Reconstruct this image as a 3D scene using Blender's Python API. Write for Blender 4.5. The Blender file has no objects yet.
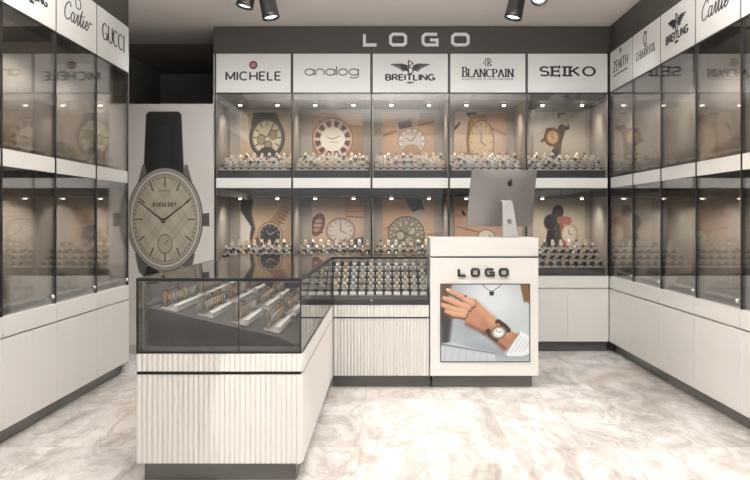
import bpy, math, random
import numpy as np
from mathutils import Matrix, Vector, Euler

random.seed(7)
scene = bpy.context.scene
COL = scene.collection
PI = math.pi
EYE = 1.2                       # height of the camera
F = 848.0                       # focal length in pixels of a 750 px wide frame
VX, VY = 386.0, 219.0           # vanishing point of the room's depth lines

# --------------------------------------------------------------- materials
def lin(c):
    return tuple(((v / 12.92) if v <= .04045 else ((v + .055) / 1.055) ** 2.4) for v in c)

def rgb(r, g, b):
    return lin((r / 255, g / 255, b / 255))

def new_mat(name):
    m = bpy.data.materials.new(name)
    m.use_nodes = True
    nt = m.node_tree
    return m, nt, nt.nodes['Principled BSDF']

def mat(name, col, rough=.5, metal=0., spec=.5, var=.04, scale=9., bump=0.):
    m, nt, b = new_mat(name)
    b.inputs['Roughness'].default_value = rough
    b.inputs['Metallic'].default_value = metal
    b.inputs['Specular IOR Level'].default_value = spec
    tc = nt.nodes.new('ShaderNodeTexCoord')
    no = nt.nodes.new('ShaderNodeTexNoise')
    no.inputs['Scale'].default_value = scale
    no.inputs['Detail'].default_value = 4
    nt.links.new(tc.outputs['Object'], no.inputs['Vector'])
    ra = nt.nodes.new('ShaderNodeValToRGB')
    ra.color_ramp.elements[0].position = .3
    ra.color_ramp.elements[1].position = .7
    ra.color_ramp.elements[0].color = tuple(c * (1 - var) for c in col) + (1,)
    ra.color_ramp.elements[1].color = tuple(min(1, c * (1 + var)) for c in col) + (1,)
    nt.links.new(no.outputs['Fac'], ra.inputs['Fac'])
    nt.links.new(ra.outputs['Color'], b.inputs['Base Color'])
    if bump:
        bp = nt.nodes.new('ShaderNodeBump')
        bp.inputs['Strength'].default_value = bump
        bp.inputs['Distance'].default_value = .002
        nt.links.new(no.outputs['Fac'], bp.inputs['Height'])
        nt.links.new(bp.outputs['Normal'], b.inputs['Normal'])
    return m

def emit(name, col, strength):
    m, nt, b = new_mat(name)
    b.inputs['Base Color'].default_value = (*col, 1)
    b.inputs['Emission Color'].default_value = (*col, 1)
    b.inputs['Emission Strength'].default_value = strength
    return m

def glass(name, tint, ior, rough=.0, gain=1.0, base=0.0):
    """tinted architectural glass: straight through, tinted, with a fresnel mirror"""
    m, nt, b = new_mat(name)
    nt.nodes.remove(b)
    out = nt.nodes['Material Output']
    tr = nt.nodes.new('ShaderNodeBsdfTransparent')
    tr.inputs['Color'].default_value = (*tint, 1)
    gl = nt.nodes.new('ShaderNodeBsdfGlossy')
    gl.inputs['Roughness'].default_value = rough
    gl.inputs['Color'].default_value = (.92, .92, .92, 1)
    fr = nt.nodes.new('ShaderNodeFresnel')
    fr.inputs['IOR'].default_value = ior
    ma = nt.nodes.new('ShaderNodeMath')
    ma.operation = 'MULTIPLY_ADD'
    ma.use_clamp = True
    ma.inputs[1].default_value = gain
    ma.inputs[2].default_value = base
    mx = nt.nodes.new('ShaderNodeMixShader')
    nt.links.new(fr.outputs[0], ma.inputs[0])
    nt.links.new(ma.outputs[0], mx.inputs[0])
    nt.links.new(tr.outputs[0], mx.inputs[1])
    nt.links.new(gl.outputs[0], mx.inputs[2])
    nt.links.new(mx.outputs[0], out.inputs['Surface'])
    return m

M = {}
M['lacquer'] = mat('white lacquer', rgb(222, 220, 216), .32, var=.012, scale=2)
M['fluted'] = mat('white fluted board', rgb(212, 209, 205), .45, var=.012, scale=2)
M['sign'] = mat('white acrylic sign', rgb(226, 225, 221), .4, var=.008, scale=2)
M['fascia'] = mat('charcoal fascia', rgb(70, 67, 61), .55, var=.05, scale=3)
M['dark'] = mat('black metal trim', rgb(34, 32, 30), .4, var=.05)
M['toe'] = mat('grey toe kick', rgb(96, 95, 92), .35, var=.06, scale=4)
M['recess'] = mat('dark recess paint', rgb(140, 132, 124), .7, var=.05, scale=2)
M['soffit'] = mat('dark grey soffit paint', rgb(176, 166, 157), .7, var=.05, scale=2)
M['ceiling'] = mat('warm grey ceiling paint', rgb(232, 224, 218), .9, var=.012, scale=1.2)
M['wall'] = mat('grey wall paint', rgb(170, 165, 158), .9, var=.02, scale=2)
M['interior'] = mat('greige cabinet lining', rgb(170, 162, 151), .5, var=.03, scale=3)
M['canopy'] = mat('dark canopy', rgb(46, 45, 42), .35, var=.05)
M['deck'] = mat('charcoal display cloth', rgb(56, 55, 54), .6, var=.06, scale=30)
M['casedeck'] = mat('grey display cloth', rgb(88, 86, 83), .6, var=.05, scale=30)
M['ledge'] = mat('white display ledge', rgb(206, 203, 198), .4, var=.01)
M['ledge_bright'] = mat('bright white display ledge', rgb(236, 234, 230), .4, var=.01)
M['steel'] = mat('brushed steel', rgb(176, 174, 170), .45, 1, var=.06, scale=60)
M['chrome'] = mat('polished chrome', rgb(220, 220, 220), .12, 1, var=.02)
M['gold'] = mat('gold watch metal', rgb(178, 158, 124), .45, 1, var=.06, scale=60)
M['rose'] = mat('rose gold watch metal', rgb(178, 152, 138), .45, 1, var=.06, scale=60)
M['black_leather'] = mat('black leather', rgb(32, 30, 29), .55, var=.12, scale=80)
M['brown_leather'] = mat('brown leather', rgb(112, 76, 48), .55, var=.12, scale=80)
M['dial_white'] = mat('white dial', rgb(212, 207, 196), .4, var=.02)
M['dial_black'] = mat('black dial', rgb(28, 28, 30), .3, var=.05)
M['dial_blue'] = mat('navy dial', rgb(38, 52, 84), .3, var=.05)
M['letter_dark'] = mat('dark lettering', rgb(44, 42, 41), .5, var=.03)
M['letter_grey'] = mat('grey lettering', rgb(110, 106, 102), .5, var=.03)
M['letter_silver'] = mat('silver lettering', rgb(226, 225, 222), .4, .1, var=.02)
M['letter_bronze'] = mat('dark bronze lettering', rgb(74, 68, 60), .35, .6, var=.04)
M['letter_red'] = mat('dark red emblem', rgb(122, 46, 54), .5, var=.05)
M['computer'] = mat('satin aluminium', rgb(140, 138, 137), .42, .55, var=.02, scale=3)
M['computer_foot'] = mat('pale satin aluminium', rgb(176, 175, 174), .4, .4, var=.02, scale=3)
M['computer_logo'] = mat('black gloss mark', rgb(22, 22, 23), .2, var=.02)
M['poster_white'] = mat('poster white board', rgb(184, 179, 174), .5, var=.012, scale=2)
M['lamp_body'] = mat('dark gunmetal lamp body', rgb(70, 66, 64), .3, .7, var=.05)
M['lens'] = emit('lit spotlight lens', (.80, .92, 1.), 2.2)
M['niche_lens'] = emit('lit downlight lens', (1., .95, .86), 9)
M['door_glass'] = glass('bronze tinted door glass', (.945, .93, .915), 1.52, gain=.78, base=.015)
M['case_glass'] = glass('clear display case glass', (.93, .93, .92), 1.5, gain=.8, base=.015)

def print_mat(name):
    m, nt, b = new_mat(name)
    at = nt.nodes.new('ShaderNodeAttribute')
    at.attribute_name = 'ink'
    nt.links.new(at.outputs['Color'], b.inputs['Base Color'])
    b.inputs['Roughness'].default_value = .45
    return m
M['cushion'] = mat('beige watch cushion', rgb(170, 158, 140), .7, var=.08, scale=60)
M['print'] = print_mat('printed photograph ink')

def marble():
    m, nt, b = new_mat('veined stone tiles')
    N = nt.nodes.new
    L = nt.links.new
    tc = N('ShaderNodeTexCoord')
    mp = N('ShaderNodeMapping')
    L(tc.outputs['Object'], mp.inputs['Vector'])
    # tile layout, one random offset per tile
    br = N('ShaderNodeTexBrick')
    br.offset = 0.0
    br.inputs['Color1'].default_value = (0, 0, 0, 1)
    br.inputs['Color2'].default_value = (1, 1, 1, 1)
    br.inputs['Mortar'].default_value = (.5, .5, .5, 1)
    br.inputs['Scale'].default_value = 1
    br.inputs['Mortar Size'].default_value = .0022
    br.inputs['Mortar Smooth'].default_value = .2
    br.inputs['Brick Width'].default_value = .8
    br.inputs['Row Height'].default_value = 1.2
    mp2 = N('ShaderNodeMapping')
    mp2.inputs['Location'].default_value = (.14, -4.46 + 1.2 * 5, 0)
    L(tc.outputs['Object'], mp2.inputs['Vector'])
    L(mp2.outputs[0], br.inputs['Vector'])
    sc = N('ShaderNodeVectorMath'); sc.operation = 'SCALE'
    sc.inputs['Scale'].default_value = 7.0
    L(br.outputs['Color'], sc.inputs[0])
    ad = N('ShaderNodeVectorMath'); ad.operation = 'ADD'
    L(mp.outputs[0], ad.inputs[0]); L(sc.outputs[0], ad.inputs[1])
    rot = N('ShaderNodeMapping')
    rot.inputs['Rotation'].default_value = (0, 0, .6)
    rot.inputs['Scale'].default_value = (1.9, .8, 1)
    L(ad.outputs[0], rot.inputs['Vector'])
    n1 = N('ShaderNodeTexNoise')
    n1.inputs['Scale'].default_value = 1.7
    n1.inputs['Detail'].default_value = 9
    n1.inputs['Roughness'].default_value = .66
    n1.inputs['Distortion'].default_value = 1.1
    L(rot.outputs[0], n1.inputs['Vector'])
    r1 = N('ShaderNodeValToRGB')
    e = r1.color_ramp.elements
    e[0].position = .30; e[0].color = (*rgb(150, 143, 136), 1)
    e[1].position = .66; e[1].color = (*rgb(238, 236, 234), 1)
    x = e.new(.44); x.color = (*rgb(196, 190, 184), 1)
    x = e.new(.54); x.color = (*rgb(222, 218, 214), 1)
    L(n1.outputs['Fac'], r1.inputs['Fac'])
    # thin veins: a ridge of a second, warped noise
    n2 = N('ShaderNodeTexNoise')
    n2.inputs['Scale'].default_value = 1.5
    n2.inputs['Detail'].default_value = 7
    n2.inputs['Roughness'].default_value = .6
    n2.inputs['Distortion'].default_value = 1.8
    L(rot.outputs[0], n2.inputs['Vector'])
    r2 = N('ShaderNodeValToRGB')
    e = r2.color_ramp.elements
    e[0].position = .465; e[0].color = (0, 0, 0, 1)
    e[1].position = .535; e[1].color = (0, 0, 0, 1)
    x = e.new(.5); x.color = (1, 1, 1, 1)
    L(n2.outputs['Fac'], r2.inputs['Fac'])
    n3 = N('ShaderNodeTexNoise')
    n3.inputs['Scale'].default_value = 2.2
    L(ad.outputs[0], n3.inputs['Vector'])
    mu = N('ShaderNodeMath'); mu.operation = 'MULTIPLY'
    L(r2.outputs['Color'], mu.inputs[0]); L(n3.outputs['Fac'], mu.inputs[1])
    mu2 = N('ShaderNodeMath'); mu2.operation = 'MULTIPLY'
    mu2.inputs[1].default_value = .8
    L(mu.outputs[0], mu2.inputs[0])
    m1 = N('ShaderNodeMixRGB')
    m1.inputs['Color2'].default_value = (*rgb(128, 116, 104), 1)
    L(mu2.outputs[0], m1.inputs['Fac']); L(r1.outputs['Color'], m1.inputs['Color1'])
    # rusty clouds
    n4 = N('ShaderNodeTexNoise')
    n4.inputs['Scale'].default_value = 1.1
    n4.inputs['Detail'].default_value = 6
    L(ad.outputs[0], n4.inputs['Vector'])
    r4 = N('ShaderNodeValToRGB')
    r4.color_ramp.elements[0].position = .56
    r4.color_ramp.elements[0].color = (0, 0, 0, 1)
    r4.color_ramp.elements[1].position = .75
    r4.color_ramp.elements[1].color = (.5, .5, .5, 1)
    L(n4.outputs['Fac'], r4.inputs['Fac'])
    m2 = N('ShaderNodeMixRGB')
    m2.inputs['Color2'].default_value = (*rgb(194, 170, 146), 1)
    L(r4.outputs['Color'], m2.inputs['Fac']); L(m1.outputs[0], m2.inputs['Color1'])
    m3 = N('ShaderNodeMixRGB')
    m3.inputs['Color2'].default_value = (*rgb(196, 188, 180), 1)
    L(br.outputs['Fac'], m3.inputs['Fac']); L(m2.outputs[0], m3.inputs['Color1'])
    L(m3.outputs[0], b.inputs['Base Color'])
    b.inputs['Roughness'].default_value = .28
    b.inputs['Specular IOR Level'].default_value = .4
    return m
M['marble'] = marble()

# ------------------------------------------------------------ mesh building
class MB:
    def __init__(self):
        self.v, self.f, self.mi, self.sm = [], [], [], []

    def add(self, vs, fs, mi=0, smooth=False):
        o = len(self.v)
        self.v += [tuple(p) for p in vs]
        for f in fs:
            self.f.append([i + o for i in f]); self.mi.append(mi); self.sm.append(smooth)
        return self

    def box(self, x0, x1, y0, y1, z0, z1, mi=0):
        vs = [(x, y, z) for z in (z0, z1) for y in (y0, y1) for x in (x0, x1)]
        return self.add(vs, [(0, 2, 3, 1), (4, 5, 7, 6), (0, 1, 5, 4), (2, 6, 7, 3), (0, 4, 6, 2), (1, 3, 7, 5)], mi)

    def loft(self, rings, mi=0, closed=True, caps=True, smooth=True):
        n = len(rings[0]); vs = [p for r in rings for p in r]; fs = []
        m = n if closed else n - 1
        for k in range(len(rings) - 1):
            for i in range(m):
                j = (i + 1) % n
                fs.append((k * n + i, k * n + j, (k + 1) * n + j, (k + 1) * n + i))
        self.add(vs, fs, mi, smooth)
        if caps and closed:
            self.add(rings[0], [tuple(range(n))[::-1]], mi)
            self.add(rings[-1], [tuple(range(n))], mi)
        return self

    def turned(self, c, axis, prof, n=20, mi=0, caps=True, smooth=True):
        """lathe: prof = [(distance along axis, radius)]"""
        a = Vector(axis).normalized()
        u = a.orthogonal().normalized(); w = a.cross(u); c = Vector(c)
        rings = [[c + a * t + (u * math.cos(2 * PI * i / n) + w * math.sin(2 * PI * i / n)) * r for i in range(n)] for t, r in prof]
        return self.loft(rings, mi, True, caps, smooth)

    def tube(self, pts, r, n=8, mi=0):
        rings = []
        pts = [Vector(p) for p in pts]
        for i, p in enumerate(pts):
            d = (pts[min(i + 1, len(pts) - 1)] - pts[max(i - 1, 0)]).normalized()
            u = d.orthogonal().normalized(); w = d.cross(u)
            rings.append([p + (u * math.cos(2 * PI * k / n) + w * math.sin(2 * PI * k / n)) * r for k in range(n)])
        return self.loft(rings, mi)

    def prism(self, poly, y0, y1, mi=0):
        """polygon in x-z extruded along y"""
        n = len(poly)
        vs = [(x, y0, z) for x, z in poly] + [(x, y1, z) for x, z in poly]
        fs = [tuple(range(n)), tuple(range(2 * n - 1, n - 1, -1))]
        fs += [(i, i + n, (i + 1) % n + n, (i + 1) % n) for i in range(n)]
        return self.add(vs, fs, mi)

    def mesh(self, name, mats):
        me = bpy.data.meshes.new(name)
        me.from_pydata(self.v, [], self.f)
        for m in (mats if isinstance(mats, (list, tuple)) else [mats]):
            me.materials.append(M[m] if isinstance(m, str) else m)
        me.polygons.foreach_set('material_index', self.mi)
        me.polygons.foreach_set('use_smooth', self.sm)
        me.update()
        return me

    def build(self, name, mats, parent=None, loc=None, rot=None, bevel=0):
        o = bpy.data.objects.new(name, self.mesh(name, mats))
        COL.objects.link(o)
        if parent is not None:
            o.parent = parent
        if loc is not None:
            o.location = loc
        if rot is not None:
            o.rotation_euler = rot
        if bevel:
            b = o.modifiers.new('edge', 'BEVEL')
            b.width = bevel; b.segments = 2; b.limit_method = 'ANGLE'
        return o

def tag(o, label=None, cat=None, group=None, kind=None):
    if label: o['label'] = label
    if cat: o['category'] = cat
    if group: o['group'] = group
    if kind: o['kind'] = kind
    return o

def thing(name, label, cat, loc=(0, 0, 0), rotz=0., group=None):
    o = bpy.data.objects.new(name, None)
    o.empty_display_size = .05
    COL.objects.link(o)
    o.location = loc
    o.rotation_euler = (0, 0, rotz)
    return tag(o, label, cat, group)

def part(src_mesh, name, parent, loc=None, rot=None):
    o = bpy.data.objects.new(name, src_mesh)
    COL.objects.link(o)
    o.parent = parent
    if loc is not None: o.location = loc
    if rot is not None: o.rotation_euler = rot
    return o

ORD = ['', 'first', 'second', 'third', 'fourth', 'fifth', 'sixth', 'seventh', 'eighth', 'ninth', 'tenth',
       'eleventh', 'twelfth', 'thirteenth', 'fourteenth', 'fifteenth', 'sixteenth']

# ---------------------------------------------------------------- lettering
def arc(cx, cy, rx, ry, a0, a1, n=12):
    return [(cx + rx * math.cos(math.radians(a0 + (a1 - a0) * i / n)), cy + ry * math.sin(math.radians(a0 + (a1 - a0) * i / n))) for i in range(n + 1)]

def glyphs():
    G = {}
    G['A'] = (.86, [[(0, 0), (.43, 1)], [(.43, 1), (.86, 0)], [(.16, .36), (.70, .36)]])
    G['B'] = (.68, [[(0, 0), (0, 1)], [(0, 1), (.34, 1)] + arc(.34, .76, .27, .24, 90, -90)[1:] + [(0, .52)],
                    [(.34, .52)] + arc(.36, .26, .32, .26, 90, -90)[1:] + [(0, 0)]])
    G['C'] = (.82, [arc(.44, .5, .44, .5, 48, 312, 22)])
    G['D'] = (.78, [[(0, 0), (0, 1)], [(0, 1), (.3, 1)] + arc(.3, .5, .48, .5, 90, -90, 16)[1:] + [(0, 0)]])
    G['E'] = (.58, [[(0, 0), (0, 1)], [(0, 1), (.58, 1)], [(0, .52), (.5, .52)], [(0, 0), (.58, 0)]])
    G['F'] = (.56, [[(0, 0), (0, 1)], [(0, 1), (.56, 1)], [(0, .52), (.46, .52)]])
    G['G'] = (.88, [arc(.44, .5, .44, .5, 48, 345, 22), [(.5, .42), (.86, .42)], [(.86, .42), (.86, .05)]])
    G['H'] = (.76, [[(0, 0), (0, 1)], [(.76, 0), (.76, 1)], [(0, .5), (.76, .5)]])
    G['I'] = (0., [[(0, 0), (0, 1)]])
    G['K'] = (.74, [[(0, 0), (0, 1)], [(.7, 1), (.02, .4)], [(.24, .58), (.74, 0)]])
    G['L'] = (.54, [[(0, 0), (0, 1)], [(0, 0), (.54, 0)]])
    G['M'] = (.92, [[(0, 0), (.0, 1)], [(.0, 1), (.46, .12)], [(.46, .12), (.92, 1)], [(.92, 1), (.92, 0)]])
    G['N'] = (.78, [[(0, 0), (0, 1)], [(0, 1), (.78, 0)], [(.78, 0), (.78, 1)]])
    G['O'] = (.92, [arc(.46, .5, .46, .5, 0, 360, 28)])
    G['P'] = (.62, [[(0, 0), (0, 1)], [(0, 1), (.34, 1)] + arc(.34, .74, .28, .26, 90, -90)[1:] + [(0, .48)]])
    G['R'] = (.68, [[(0, 0), (0, 1)], [(0, 1), (.36, 1)] + arc(.36, .75, .28, .25, 90, -90)[1:] + [(0, .5)], [(.34, .5), (.68, 0)]])
    G['S'] = (.64, [arc(.33, .745, .31, .255, 28, 265, 14) + arc(.32, .25, .32, .25, 88, -152, 14)])
    G['T'] = (.72, [[(.36, 0), (.36, 1)], [(0, 1), (.72, 1)]])
    G['U'] = (.74, [[(0, 1), (0, .36)] + arc(.37, .36, .37, .36, 180, 360)[1:] + [(.74, 1)]])
    G['V'] = (.82, [[(0, 1), (.41, 0)], [(.41, 0), (.82, 1)]])
    G['W'] = (1.1, [[(0, 1), (.28, 0)], [(.28, 0), (.55, .9)], [(.55, .9), (.82, 0)], [(.82, 0), (1.1, 1)]])
    G['Y'] = (.8, [[(0, 1), (.4, .45)], [(.8, 1), (.4, .45)], [(.4, .45), (.4, 0)]])
    G['Z'] = (.68, [[(.02, 1), (.68, 1)], [(.68, 1), (0, 0)], [(0, 0), (.68, 0)]])
    G['1'] = (.3, [[(0, .8), (.22, 1)], [(.22, 1), (.22, 0)]])
    G['8'] = (.56, [arc(.28, .75, .24, .25, 0, 360, 16), arc(.28, .25, .28, .25, 0, 360, 16)])
    G['4'] = (.6, [[(.42, 0), (.42, 1)], [(.42, 1), (0, .3)], [(0, .3), (.6, .3)]])
    G[' '] = (.3, [])
    # round thin lower case
    G['a'] = (.62, [arc(.31, .3, .31, .3, 0, 360, 20), [(.62, 0), (.62, .6)]])
    G['n'] = (.56, [[(0, 0), (0, .32)] + arc(.28, .32, .28, .28, 180, 0, 12)[1:] + [(.56, 0)]])
    G['l'] = (0., [[(0, 0), (0, .86)]])
    G['o'] = (.62, [arc(.31, .3, .31, .3, 0, 360, 20)])
    G['g'] = (.62, [arc(.31, .3, .31, .3, 0, 360, 20), [(.62, .6), (.62, 0)] + arc(.31, -.02, .31, .24, 0, -150, 10)])
    return G
GLY = glyphs()
SERIF = dict(GLY)
SERIF['I'] = (.22, [[(.11, 0), (.11, 1)]])
SERIF['O'] = (.96, [arc(.48, .5, .45, .5, 0, 360, 28)])
BLOCK = {  # square display capitals
    'L': (1., [[(0, 1), (0, .0), (1., .0)]]),
    'O': (1., [[(.0, .2), (.0, .8), (.16, 1), (.84, 1), (1, .8), (1, .2), (.84, 0), (.16, 0), (.0, .2)]]),
    'G': (1., [[(1., 1), (.16, 1), (0, .8), (0, .2), (.16, 0), (1, 0), (1, .46), (.5, .46)]]),
}
def stroke(mb, pts, wx, wy, y0, y1):
    """one ribbon of an elliptic pen along pts (x-z plane), extruded from y0 to y1, mitred"""
    closed = len(pts) > 3 and abs(pts[0][0] - pts[-1][0]) + abs(pts[0][1] - pts[-1][1]) < 1e-6
    P = pts[:-1] if closed else pts
    n = len(P); L, R = [], []
    for i in range(n):
        a = P[i - 1] if (i > 0 or closed) else None
        b = P[(i + 1) % n] if (i < n - 1 or closed) else None
        def nrm(p, q):
            d = Vector((q[0] - p[0], q[1] - p[1]))
            d = d.normalized() if d.length > 1e-9 else Vector((1, 0))
            return Vector((-d.y, d.x))
        n1 = nrm(a, P[i]) if a else nrm(P[i], b)
        n2 = nrm(P[i], b) if b else n1
        m = (n1 + n2)
        m = m.normalized() if m.length > 1e-6 else n1
        k = 1 / max(.55, m.dot(n1))
        o = Vector((m.x * wx * k, m.y * wy * k))
        L.append((P[i][0] + o.x, P[i][1] + o.y)); R.append((P[i][0] - o.x, P[i][1] - o.y))
    vs = [(x, y0, z) for x, z in L] + [(x, y0, z) for x, z in R] + [(x, y1, z) for x, z in L] + [(x, y1, z) for x, z in R]
    fs = []
    for i in range(n if closed else n - 1):
        j = (i + 1) % n
        fs += [(i, j, n + j, n + i), (2 * n + i, 3 * n + i, 3 * n + j, 2 * n + j), (i, 2 * n + i, 2 * n + j, j), (n + i, n + j, 3 * n + j, 3 * n + i)]
    if not closed:
        fs += [(0, n, 3 * n, 2 * n), (n - 1, 3 * n - 1, 4 * n - 1, 2 * n - 1)]
    mb.add(vs, fs)

def letters(mb, text, cx, z0, h, width, thick, thin=None, serif=0., gap=.22, font=None, y0=-.0075, y1=-.005, caps=None, slant=0.):
    """text centred on cx with its baseline at z0; caps: taller first letter"""
    font = font or (SERIF if serif else GLY)
    thin = thin or thick
    tot = sum(font[c][0] for c in text) + gap * (len(text) - 1)
    sx = (width - thick) / tot
    x = cx - width / 2 + thick / 2
    for k, c in enumerate(text):
        w, polys = font[c]
        hh = h * (caps if caps and k == 0 else 1)
        for p in polys:
            q = [(x + (u + slant * v) * sx, z0 + v * hh) for u, v in p]
            stroke(mb, q, thick / 2, thin / 2, y0, y1)
            if serif and len(p) == 2:
                (u0, v0), (u1, v1) = p
                if abs(v1 - v0) > .6 and (c not in 'NMV' or abs(u1 - u0) < .1 or c in 'A'):
                    for (u, v) in p:
                        if v in (0, 1) and not (c == 'A' and v == 1) and not (c == 'M' and v == 0 and abs(u1 - u0) > .1):
                            stroke(mb, [(x + u * sx - serif, z0 + v * hh), (x + u * sx + serif, z0 + v * hh)], thin / 2, thin / 2, y0, y1)
                if abs(u1 - u0) > .3 and v0 == v1 and c in 'EFTZL':
                    for (u, v) in p:
                        if 0 < u:
                            stroke(mb, [(x + u * sx, z0 + v * hh - serif * .6), (x + u * sx, z0 + v * hh + serif * .6)], thin / 2, thin / 2, y0, y1)
        x += (w + gap) * sx

def wings(mb, cx, cz, s, y0=-.0075, y1=-.005):
    """winged emblem with a small looped letter at its centre"""
    for d in (-1, 1):
        for k in range(6):
            a = .05 + k * .02
            x1 = .132 - k * .018; z1 = .020 - k * .009
            stroke(mb, [(cx + d * .018 * s, cz + (.012 - k * .006) * s), (cx + d * (.06) * s, cz + (.024 - k * .009) * s), (cx + d * x1 * s, cz + z1 * s)], .004 * s, .0042 * s, y0, y1)
    stroke(mb, [(cx + q[0] * .018 * s, cz + q[1] * .022 * s - .02 * s) for q in arc(0, 0, 1, 1, 0, 360, 14)], .0035 * s, .0035 * s, y0, y1)
    stroke(mb, [(cx - .012 * s, cz - .04 * s), (cx - .012 * s, cz + .05 * s)], .004 * s, .003 * s, y0, y1)
    stroke(mb, [(cx - .012 * s, cz + .05 * s), (cx + .018 * s, cz + .03 * s), (cx - .01 * s, cz + .008 * s)], .0035 * s, .003 * s, y0, y1)

SCRIPT = [  # slanted pen script, x grows with the word
    [(.62, .78), (.55, .95), (.36, .98), (.14, .75), (.05, .42), (.16, .1), (.4, .02), (.62, .18)],
    [(1.02, .5), (.86, .56), (.74, .36), (.76, .1), (.92, .06), (1.06, .3), (1.1, .52), (1.04, .16), (1.14, .04), (1.26, .2)],
    [(1.26, .2), (1.38, .52), (1.40, .6), (1.48, .52), (1.44, .2), (1.5, .04), (1.6, .12)],
    [(1.6, .12), (1.84, .96), (1.74, .3), (1.8, .04), (1.94, .16)], [(1.6, .62), (2.02, .66)],
    [(1.94, .16), (2.08, .54), (2.04, .16), (2.12, .04), (2.26, .2)], [(2.16, .74), (2.19, .79)],
    [(2.26, .2), (2.5, .34), (2.5, .54), (2.38, .52), (2.32, .22), (2.42, .04), (2.6, .14)],
    [(2.6, .14), (2.74, .54), (2.8, .6), (2.9, .54), (3.02, .6)],
]
def script_word(mb, cx, z0, h, width, t):
    for p in SCRIPT:
        q = []
        for i in range(len(p) - 1):
            for k in range(4):
                s = k / 4
                p0 = p[max(i - 1, 0)]; p1 = p[i]; p2 = p[i + 1]; p3 = p[min(i + 2, len(p) - 1)]
                q.append(tuple(.5 * ((2 * p1[j]) + (-p0[j] + p2[j]) * s + (2 * p0[j] - 5 * p1[j] + 4 * p2[j] - p3[j]) * s * s + (-p0[j] + 3 * p1[j] - 3 * p2[j] + p3[j]) * s ** 3) for j in (0, 1)))
        q.append(p[-1])
        stroke(mb, [(cx - width / 2 + (x + .18 * z) / 3.1 * width, z0 + z * h) for x, z in q], t / 2, t / 3.2, -.0075, -.005)

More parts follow.
